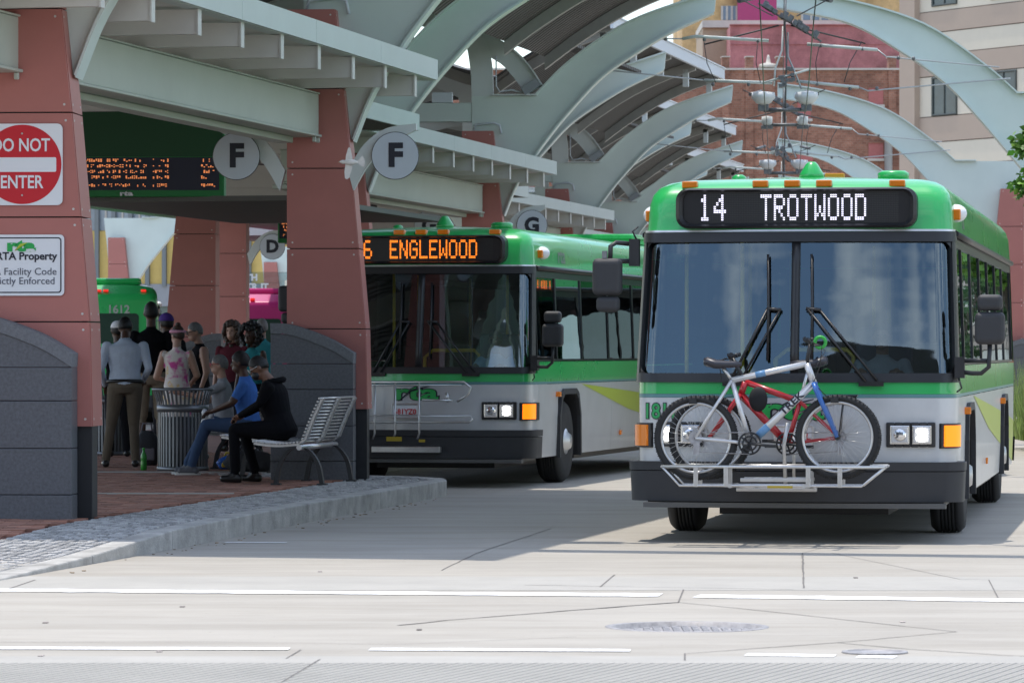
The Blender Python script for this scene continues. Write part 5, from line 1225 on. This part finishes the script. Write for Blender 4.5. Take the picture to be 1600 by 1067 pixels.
t = thing('bottle', 'green plastic bottle standing on the bricks left of the bin', 'bottle', (-4.27, 47.5, KH))
MB().lathe([(.033, 0), (.036, .02), (.036, .09), (.033, .11), (.036, .13), (.034, .17), (.014, .22), (.014, .24)], n=16).build('body', mat('green_plastic', (.03, .28, .03), .2), t); MB().lathe([(.016, .238), (.016, .262)], n=12).build('cap', mat('cap_green', (.05, .4, .05), .4), t)
def soft_bag(name, label, loc, dims, mats, seed):
    rnd = random.Random(seed); m_ = MB(); rg = []
    for i in range(9):
        u = i/8; k = math.sin(PI*min(1, .12+u*.86))**.45; ring = []
        for j in range(18):
            a = 2*PI*j/18; q = 1+rnd.uniform(-.09, .09); ring.append((dims[0]*k*math.copysign(abs(math.cos(a))**.7, math.cos(a))*q, dims[1]*k*math.copysign(abs(math.sin(a))**.7, math.sin(a))*q, dims[2]*u))
        rg.append(ring)
    t = thing(name, label, 'bag', loc); m_.rings(rg); m_.build('body', mats[0], t)
    MB().tube([(-dims[0]*.4, 0, dims[2]*.92), (-dims[0]*.3, 0, dims[2]*1.2), (dims[0]*.3, 0, dims[2]*1.2), (dims[0]*.4, 0, dims[2]*.92)], .014, 6).build('handle', mats[1], t)
    MB().box(-dims[0]*.6, dims[0]*.6, -dims[1]*1.08, -dims[1]*.8, dims[2]*.15, dims[2]*.5).build('pocket', mats[1], t, bevel=.02)
M_bagd = mat('bag_dark', (.03, .03, .035), .8); M_bagg = mat('bag_grey', (.16, .15, .17), .8)
soft_bag('backpack', 'dark backpack with grey stripes on the bricks behind the standing person', (-4.42, 49.6, KH), (.17, .12, .42), (M_bagd, M_bagg), 2)
soft_bag('carrier_bag', 'bright blue and yellow bag on the ground under the benches', (-3.3, 47.9, KH), (.15, .1, .16), (mat('bag_blue', (.02, .13, .5), .5), mat('bag_yellow', (.7, .5, .04), .5)), 3)
soft_bag('duffel_bag', 'black bag lying under the bench by the seated people', (-3.0, 46.9, KH), (.3, .14, .25), (M_bagd, M_bagd), 4)
# white bird in flight
t = thing('bird', 'white pigeon flying past the second column', 'bird', (-1.51, 38.0, 3.30))
M_bird = mat('white_feather', (.72, .68, .64), .7, var=.08, vscale=30)
rg = []
for u, r in ((-.092, .004), (-.075, .014), (-.06, .019), (-.04, .018), (-.02, .026), (.01, .031), (.04, .026), (.065, .014), (.08, .01)):
    rg.append([(u, r*.95*math.cos(a), r*math.sin(a)-.1*u*.3) for a in [2*PI*k/12 for k in range(12)]])
MB().rings(rg).build('body', M_bird, t)
MB().tube([(-.09, 0, .0), (-.108, 0, -.002)], [.006, .001], 6).build('beak', mat('beak', (.55, .35, .25), .6), t)
MB().prism([(-.035, .01), (-.03, .06), (-.012, .125), (.0, .14), (.012, .125), (.028, .05), (.03, .01)], -.012, -.004).build('wing', M_bird, t); MB().prism([(-.035, -.01), (-.045, -.09), (-.04, -.15), (-.022, -.16), (.0, -.145), (.022, -.07), (.032, -.01)], .004, .012).build('wing', M_bird, t)
for i in range(5):
    a = -.45+i*.28; MB().prism([(.07, -.006), (.07+.07*math.cos(a)+.006*math.sin(a), .075*math.sin(a)-.012), (.07+.078*math.cos(a), .08*math.sin(a)), (.07+.07*math.cos(a)-.006*math.sin(a), .075*math.sin(a)+.012), (.07, .006)], -.004+i*.0016, -.0025+i*.0016).build('tail_feather', M_bird, t)

# ------------------------------------------------------------------ people
M_skd = mat('skin_dark', (.075, .036, .022), .5); M_skm = mat('skin_brown', (.20, .10, .065), .5); M_skl = mat('skin_light', (.45, .26, .19), .5)
M_eye = mat('eye', (.02, .015, .012), .2); M_hairb = mat('hair_black', (.010, .009, .009), .6, var=.4, vscale=40); M_hairg = mat('hair_grey', (.16, .155, .15), .6, var=.3, vscale=40); M_hairbr = mat('hair_brown', (.05, .028, .018), .55, var=.4, vscale=40)
def cloth(name, c): return mat(name, c, .9, var=.14, vscale=5, bump=.35, bscale=9, spec=.12)
SOLE = mat('shoe_sole', (.6, .6, .58), .6)
def person(label, loc, rotz, skin, shirt, pants, shoes, pose='stand', h=1.75, sleeve='long', lower='long', lean=0., headturn=0., headdown=0., elbows=None, wrists=None, hair='short', hairm=None, width=1., legs=None, extra=(), group='people waiting on the platform'):
    t = thing('person', label, 'person', loc, rotz, group); s = h/1.75
    V = Vector; sk = {}
    if pose == 'stand':
        pel = V((0, 0, .95)); hips = [V((x*.088*width, 0, .91)) for x in (-1, 1)]
        kn = [V((-.10, .02, .50)), V((.10, .02, .50))]; an = [V((-.11, -.02, .10)), V((.11, -.02, .10))]
        if legs: kn, an = [V(legs[0]), V(legs[1])], [V(legs[2]), V(legs[3])]
    else:
        pel = V((0, 0, .545)); hips = [V((x*.095*width, .0, .54)) for x in (-1, 1)]
        kn = [V((-.12, .43, .54)), V((.12, .43, .54))]; an = [V((-.12, .40, .11)), V((.12, .44, .11))]
        if legs: kn, an = [V(legs[0]), V(legs[1])], [V(legs[2]), V(legs[3])]
    R = Matrix.Rotation(-lean, 4, 'X'); up = lambda x, y, z: pel+R @ V((x, y, z))
    ch, nb = up(0, .01, .33), up(0, -.01, .51); hd = nb+R @ Matrix.Rotation(-headdown, 4, 'X') @ V((0, .035, .185))
    HM = Matrix.Translation(hd) @ R @ Matrix.Rotation(-headdown, 4, 'X') @ Matrix.Rotation(headturn, 4, 'Z')
    sh = [up(-.178*width, -.01, .455), up(.178*width, -.01, .455)]
    el = [V(e) for e in elbows] if elbows else [up(-.235*width, -.03, .17), up(.235*width, -.03, .17)]
    wr = [V(e) for e in wrists] if wrists else [up(-.24*width, .06, -.08), up(.24*width, .06, -.08)]
    mb = MB(); caps = []
    def cap(tag_, a, b, ra, rb, n=14):
        a, b = V(a), V(b); d = (b-a).normalized(); pts = [a-d*ra*.7, a-d*ra*.35, a, b, b+d*rb*.35, b+d*rb*.7]; mb.tube(pts, [ra*.5, ra*.88, ra, rb, rb*.88, rb*.5], n); caps.append((tag_, a, b, (ra+rb)/2))
    # torso rings
    rg = []
    for z, rx, ry, y in ((-.10, .14, .10, 0), (-.03, .168, .122, -.01), (.06, .165, .115, 0), (.16, .150, .108, .005), (.27, .168, .12, .01), (.37, .182, .118, .0), (.44, .184, .096, -.01), (.485, .11, .07, -.012), (.52, .055, .05, -.01)):
        rg.append([up(rx*width*math.cos(a), y+ry*max(1, width**.9)*math.sin(a), z) for a in [2*PI*k/20 for k in range(20)]])
    mb.rings(rg)
    caps.append(('shirt', up(0, 0, .10), up(0, 0, .40), .155)); caps.append(('shirt', sh[0]*.8+sh[1]*.2, sh[1]*.8+sh[0]*.2, .09)); caps.append(('pants', up(-.05, 0, -.06), up(.05, 0, -.06), .14))
    cap('skin', nb-(hd-nb)*.15, hd-(hd-nb)*.3, .056, .052)
    # head
    ell_ = lambda c, a, b, c_, M: mb.ell(M @ V(c), a, b, c_, 16, 10, M=M.to_3x3().to_4x4())
    ell_((0, -.008, .012), .076, .096, .105, HM); ell_((0, .028, -.06), .056, .062, .06, HM); ell_((0, .097, -.02), .013, .017, .022, HM); ell_((0, .085, -.065), .026, .014, .012, HM)
    for x in (-.077, .077): ell_((x, -.008, -.01), .010, .02, .03, HM)
    caps.append(('skin', HM @ V((0, 0, -.06)), HM @ V((0, 0, .06)), .09))
    for i in (0, 1):
        cap('shirt', sh[i], el[i], .058*max(1, width*.95), .045); cap('shirt' if sleeve == 'long' else 'skin', el[i], wr[i], .042 if sleeve == 'long' else .038, .034 if sleeve == 'long' else .026)
        if sleeve == 'none': caps[-2] = ('skin',)+caps[-2][1:]
        if sleeve == 'short': a_, b_, r_ = caps[-2][1:]; caps[-2] = ('shirt', a_, a_.lerp(b_, .72), r_); caps.append(('skin', a_.lerp(b_, .85), b_, r_*.95))
        d = (wr[i]-el[i]).normalized(); side = V((0, 0, 1)).cross(d); side = side.normalized() if side.length > .1 else V((0, 1, 0)); nrm = d.cross(side)
        cap('skin', wr[i], wr[i]+d*.075, .028, .032, 10)
        for f in range(4):
            b0 = wr[i]+d*.085+side*(-.027+.018*f); b1 = b0+d*(.04, .046, .043, .034)[f]-nrm*.008; b2 = b1+d*.022-nrm*.024; cap('skin', b0, b1, .0098, .009, 8); cap('skin', b1, b2, .009, .0082, 8)
        ts = -1 if i else 1; b0 = wr[i]+d*.03+side*ts*.03; b1 = b0+d*.03+side*ts*.025; cap('skin', b0, b1, .012, .010, 8); cap('skin', b1, b1+d*.028, .010, .0085, 8)
        cap('pants', hips[i], kn[i], .092*width, .065); cap('pants' if lower == 'long' else 'skin', kn[i], an[i], .060 if lower == 'long' else .05, .052 if lower == 'long' else .038)
        if lower == 'shorts': a_, b_, r_ = caps[-1][1:]
        fd = V((0, 1, 0)); fd = Matrix.Rotation(.18*(1 if i == 0 else -1), 4, 'Z') @ fd
        z0 = .045
        cap('shoe', V((an[i].x, an[i].y-.045, z0)), V((an[i].x, an[i].y, z0))+fd*.13, .045, .036, 12); cap('shoe', V((an[i].x, an[i].y, .09)), V((an[i].x, an[i].y, z0))+fd*.06, .048, .04, 12)
    mb.v = [(x*s, y*s, z*s) for x, y, z in mb.v]; mb.v = [(x, y, max(z, .004)) for x, y, z in mb.v]
    tmp = bpy.data.objects.new('tmp', mb.mesh('tmp', M_skl)); COL.objects.link(tmp)
    rm = tmp.modifiers.new('r', 'REMESH'); rm.mode = 'VOXEL'; rm.voxel_size = .0095; sm = tmp.modifiers.new('s', 'SMOOTH'); sm.factor = .5; sm.iterations = 4
    for o in (tmp,): pass
    dg = bpy.context.evaluated_depsgraph_get(); me = bpy.data.meshes.new_from_object(tmp.evaluated_get(dg)); bpy.data.objects.remove(tmp)
    me.name = 'body'; me.materials.clear()
    for m in (skin, shirt, pants, shoes): me.materials.append(m)
    ti = {'skin': 0, 'shirt': 1, 'pants': 2, 'shoe': 3}; CC = [(ti[c[0]], c[1]*s, c[2]*s, c[3]*s) for c in caps]
    import numpy as np
    n = len(me.vertices); co = np.empty(n*3); me.vertices.foreach_get('co', co); co = co.reshape(-1, 3)
    best = np.full(n, 9.); bi = np.zeros(n, int)
    for k, a, b, r in CC:
        a = np.array(a); d = np.array(b)-a; L2 = max(1e-9, d @ d); u = np.clip(((co-a) @ d)/L2, 0, 1); dist = np.linalg.norm(co-(a+u[:, None]*d), axis=1)/r
        w_ = dist < best; best[w_] = dist[w_]; bi[w_] = k
    pi = [int(bi[p.vertices[0]]) for p in me.polygons]; me.polygons.foreach_set('material_index', pi); me.polygons.foreach_set('use_smooth', [True]*len(pi)); me.update()
    body = bpy.data.objects.new('body', me); COL.objects.link(body); body.parent = t
    # hair, eyes and extras, in head space
    def hp(mb_, name, m): mb_.v = [tuple((HM @ V(p))*s) for p in mb_.v]; return mb_.build(name, m, t)
    for x in (-.031, .031): hp(MB().ell((x, .083, .01), .012, .008, .008, 8, 6), 'eye', M_eye)
    rnd = random.Random(hash(label) % 1000 if False else len(label)*7)
    if hair in ('short', 'bun', 'cap', 'fuzz'):
        sc = 1.07 if hair != 'fuzz' else 1.03; m_ = MB(); rg = []
        for i in range(9):
            th = PI*.60*i/8; ring = []
            for k in range(22):
                a = 2*PI*k/22; fw = math.sin(a); lim = 1-.42*max(0, fw)*(i/8)+.16*max(0, -fw)*(i/8); thh = th*lim
                q = sc*(1+rnd.uniform(-.015, .02)); ring.append((.078*q*max(.02, math.sin(thh))*math.cos(a), -.012+.099*q*max(.02, math.sin(thh))*math.sin(a), .012+.110*q*math.cos(thh)))
            rg.append(ring)
        m_.rings(rg, caps=True); hp(m_, 'hair', hairm or M_hairb)
    if hair in ('curly', 'afro'):
        m_ = MB(); R0 = .105 if hair == 'curly' else .16
        for i in range(150):
            a = rnd.uniform(0, 2*PI); u = rnd.uniform(-1, 1); p = V((R0*math.sqrt(1-u*u)*math.cos(a), -.02+R0*math.sqrt(1-u*u)*math.sin(a), .03+R0*u*1.05))
            if p.y > .045 and p.z < .07: continue
            if hair == 'curly' and u < -.2: p.z -= rnd.uniform(0, .14); p.x *= 1.15
            q = rnd.uniform(.022, .038); m_.ell(p, q, q, q, 7, 5)
        hp(m_, 'hair', hairm or M_hairb)
    if hair == 'bun': hp(MB().ell((0, -.02, .135), .035, .035, .03, 12, 8), 'hair_bun', hairm or M_hairb)
    for kind, m in extra:
        if kind == 'cap':
            m_ = MB(); rg = []
            for i in range(7):
                th = PI*.5*i/6; rg.append([(.088*max(.03, math.sin(th))*math.cos(a), -.012+.108*max(.03, math.sin(th))*math.sin(a), .03+.10*math.cos(th)) for a in [2*PI*k/20 for k in range(20)]])
            m_.rings(rg); m_.prism([(-.06, .08), (-.045, .14), (0, .165), (.045, .14), (.06, .08)], .03, .036, 'xy'); hp(m_, 'cap', m)
        if kind == 'headband': hp(MB().torus((0, -.010, .045), .090, .018, 24, 8, axis='z', sq=1.1), 'headband', m)
        if kind == 'glasses':
            m_ = MB()
            for x in (-.034, .034): m_.torus((x, .105, .008), .026, .004, 16, 6)
            m_.tube([(-.008, .107, .012), (.008, .107, .012)], .003, 5)
            for x in (-1, 1): m_.tube([(x*.06, .103, .015), (x*.084, .0, .015)], .0035, 5)
            hp(m_, 'glasses', m)
        if kind == 'mask': m_ = MB().ell((0, .055, -.055), .062, .058, .052, 14, 9); hp(m_, 'face_mask', m)
        if kind == 'hood':
            m_ = MB(); m_.torus((0, 0, 0), .085, .04, 20, 10, axis='z', sq=.8); m_.v = [tuple((Matrix.Translation(nb+V((0, -.045, .0))) @ R @ V(p))*s) for p in m_.v]; m_.build('hood', m, t)
        if kind == 'dress':
            rg = []; 
            for z, rx, ry in ((.30, .16, .118), (.17, .158, .12), (.05, .182, .14), (-.1, .20, .16), (-.3, .225, .18), (-.48, .25, .20)):
                rg.append([up(rx*width*math.cos(a)*(1+.04*math.sin(9*a)*(z < 0)), ry*math.sin(a)*(1+.04*math.cos(8*a)*(z < 0)), z)*s for a in [2*PI*k/40 for k in range(40)]])
            MB().rings(rg, caps=False).build('dress', m, t)
        if kind == 'belt':
            MB().rings([[up(.163*width*math.cos(a)*q, .118*math.sin(a)*q, z)*s for a in [2*PI*k/28 for k in range(28)]] for z, q in ((.02, 1.03), (.02, 1.16), (.062, 1.16), (.062, 1.03))], caps=False).build('belt', m, t)
        if kind == 'collar': MB().rings([[up(q*math.cos(a), -.012+q*.95*math.sin(a), z)*s for a in [2*PI*k/20 for k in range(20)]] for z, q in ((.475, .088), (.535, .068), (.53, .060), (.47, .08))], caps=False).build('collar', m, t)
        if kind == 'soles':
            m_ = MB()
            for i in (0, 1):
                fd = Matrix.Rotation(.18*(1 if i == 0 else -1), 4, 'Z') @ V((0, 1, 0)); c = V((an[i].x, an[i].y, 0)); pr_ = []
                for k in range(16):
                    a = 2*PI*k/16; p = c+fd*(.045+.145*math.sin(a))+V((fd.y, -fd.x, 0))*.05*math.cos(a)*(1 if math.sin(a) < 0 else .9); pr_.append((p.x*s, p.y*s))
                m_.prism(pr_, .002, .024, 'xy')
            m_.build('shoe_soles', m, t)
        if kind == 'bottle': p = wr[0]; MB().lathe([(.03, 0), (.032, .12), (.012, .16), (.012, .18)], tuple((p+V((0, .09, -.06)))*s), 12).build('held_bottle', m, t)
        if kind == 'paper':
            p = (wr[0]+wr[1])/2; m_ = MB(); rr_ = random.Random(2)
            for k in range(8): m_.ell((p+V((rr_.uniform(-.06, .06), .06+rr_.uniform(-.05, .05), -.02-.025*k*.6)))*s, .05, .035, .045, 9, 6)
            m_.build('held_towel', m, t)
    return t
c_white = cloth('shirt_pale_blue', (.46, .52, .62)); c_khaki = cloth('trousers_khaki', (.13, .105, .078)); c_black = cloth('cloth_black', (.006, .006, .008)); c_dark = cloth('cloth_charcoal', (.018, .018, .022)); c_blue = cloth('shirt_blue', (.06, .17, .50)); c_jean = cloth('jeans', (.05, .085, .16)); c_grey = cloth('shirt_grey', (.30, .31, .34)); c_teal = cloth('top_teal', (.03, .20, .22)); c_tan = cloth('shorts_khaki', (.24, .20, .15)); c_maroon = cloth('top_maroon', (.10, .02, .03))
s_black = mat('shoe_black', (.015, .014, .014), .35); s_grey = mat('shoe_grey', (.12, .125, .14), .8)
def tie_dye():
    m = mat('tie_dye', (.75, .7, .68), .85); t_ = m.node_tree; b_ = t_.nodes['Principled BSDF']; co_ = t_.nodes.new('ShaderNodeTexCoord'); n_ = t_.nodes.new('ShaderNodeTexNoise'); n_.inputs['Scale'].default_value = 7; n_.inputs['Detail'].default_value = 3
    r = t_.nodes.new('ShaderNodeValToRGB'); e = r.color_ramp.elements; e[0].position = .36; e[0].color = (.62, .08, .33, 1); e[1].position = .46; e[1].color = (.72, .66, .62, 1)
    for p_, c_ in ((.58, (.70, .64, .6, 1)), (.63, (.72, .5, .2, 1)), (.68, (.7, .62, .6, 1)), (.74, (.65, .15, .4, 1))): q = e.new(p_); q.color = c_
    t_.links.new(co_.outputs['Object'], n_.inputs['Vector']); t_.links.new(n_.outputs['Fac'], r.inputs[0]); t_.links.new(r.outputs[0], b_.inputs['Base Color']); return m
c_tie = tie_dye()
person('person in pale blue shirt and khaki trousers standing with back turned', (-4.60, 48.7, KH), .06, M_skd, c_white, c_khaki, s_black, h=1.80, lean=.06, headdown=.38, headturn=-.25, width=1.16, elbows=((-.275, -.06, 1.13), (.275, -.06, 1.14)), wrists=((-.24, .14, .96), (.20, .18, 1.0)), legs=((-.16, .03, .50), (.10, .02, .50), (-.22, -.02, .10), (.12, -.04, .10)), hair='short', extra=(('belt', s_black), ('collar', c_white)))
person('tall person in black shirt and khaki shorts, head above the others', (-4.52, 51.3, KH), .1, M_skd, c_black, c_tan, s_black, h=1.98, sleeve='short', lower='shorts', hair='fuzz', width=1.02)
person('person in white cap and dark jacket half hidden at the left', (-5.16, 53.6, KH), .4, M_skd, c_dark, c_dark, s_black, h=1.76, hair='cap', extra=(('cap', mat('cap_white', (.7, .7, .72), .8)),))
person('person in purple cap standing behind the tie-dye dress', (-4.44, 52.6, KH), .3, M_skd, c_dark, c_dark, s_black, h=1.85, sleeve='short', headturn=.4, extra=(('cap', mat('cap_purple', (.06, .02, .22), .8)),))
person('person in pink and white tie-dye dress with headband, back turned', (-4.14, 50.6, KH), -.1, M_skl, c_tie, c_tie, s_black, h=1.68, sleeve='none', lower='bare', hair='bun', hairm=M_hairbr, width=.92, headturn=.8, elbows=((-.27, .02, 1.10), (.26, .02, 1.12)), wrists=((-.16, .20, 1.06), (.16, .22, 1.04)), extra=(('dress', c_tie), ('headband', mat('band_pink', (.65, .3, .42), .7))))
person('person in black sleeveless top with glasses, standing by the bin', (-3.97, 52.0, KH), 1.9, M_skl, c_black, c_dark, s_black, h=1.74, sleeve='none', hair='fuzz', hairm=M_hairg, width=1.08, headdown=.2, extra=(('glasses', M_black),))
person('person with long curly dark hair facing the road', (-3.84, 56.2, KH), PI-.25, M_skl, c_maroon, c_dark, s_black, h=1.76, sleeve='short', hair='curly', hairm=M_hairbr)
person('person with a large dark afro and teal top', (-3.50, 55.0, KH), PI-.5, M_skd, c_teal, c_dark, s_black, h=1.68, sleeve='none', hair='afro', width=.95)
person('person with short grey hair at the back of the waiting group', (-3.66, 60.0, KH), .3, M_skm, c_teal, c_dark, s_black, h=1.84, hair='short', hairm=M_hairg)
person('seated person in blue shirt and jeans looking left', (-2.93, 45.75, KH), PI/2-.05, M_skd, c_blue, c_jean, s_grey, pose='sit', h=1.78, sleeve='short', lean=.12, width=1.12, headturn=-.1, elbows=((-.24, .16, .80), (.24, .16, .80)), wrists=((-.10, .40, .70), (.10, .40, .70)), legs=((-.14, .47, .55), (.14, .47, .55), (-.14, .62, .13), (.14, .70, .13)), hair='short', extra=(('soles', SOLE), ('collar', c_blue), ('paper', M_white)))
person('seated person in black hooded top and face mask on the near bench', (-2.42, 42.95, KH), PI/2-.1, M_skm, c_black, c_black, s_black, pose='sit', h=1.78, lean=.24, width=1.38, headdown=.3, headturn=.1, elbows=((-.27, .18, .82), (.27, .18, .82)), wrists=((-.12, .40, .70), (.12, .40, .70)), legs=((-.13, .47, .55), (.14, .42, .55), (-.13, .46, .13), (.14, .30, .13)), hair='fuzz', hairm=M_hairb, extra=(('hood', c_black), ('mask', M_black), ('glasses', M_alu)))
person('seated person in grey shirt with glasses reaching towards the bin', (-3.42, 48.6, KH), PI/2+.1, M_skl, c_grey, c_jean, s_grey, pose='sit', h=1.72, sleeve='short', lean=.05, width=1.05, elbows=((-.2, .30, .86), (.26, .12, .82)), wrists=((-.16, .52, .90), (.12, .38, .74)), hair='short', hairm=M_hairg, extra=(('glasses', M_signred),))
bench('silver bench behind the bin, seating the person in grey', (-3.22, 47.9, KH))
def in_bus(b_, x, y): a = b_.rotation_euler.z; return (b_.location.x+x*math.cos(a)-y*math.sin(a), b_.location.y+x*math.sin(a)+y*math.cos(a), .44)
person('driver in light blue shirt at the wheel of the shaded bus', in_bus(bus2, .62, 1.36), bus2.rotation_euler.z+PI, M_skd, cloth('shirt_sky', (.30, .48, .66)), c_dark, s_black, pose='sit', h=1.75, sleeve='short', lean=.08, elbows=((-.25, .2, .86), (.25, .2, .86)), wrists=((-.17, .40, .92), (.17, .40, .92)), group='bus drivers')
person('driver at the wheel of the front bus, dim behind the windshield', in_bus(bus1, .62, 1.36), bus1.rotation_euler.z+PI, M_skm, c_grey, c_dark, s_black, pose='sit', h=1.75, sleeve='short', lean=.08, elbows=((-.25, .2, .86), (.25, .2, .86)), wrists=((-.17, .40, .92), (.17, .40, .92)), group='bus drivers')
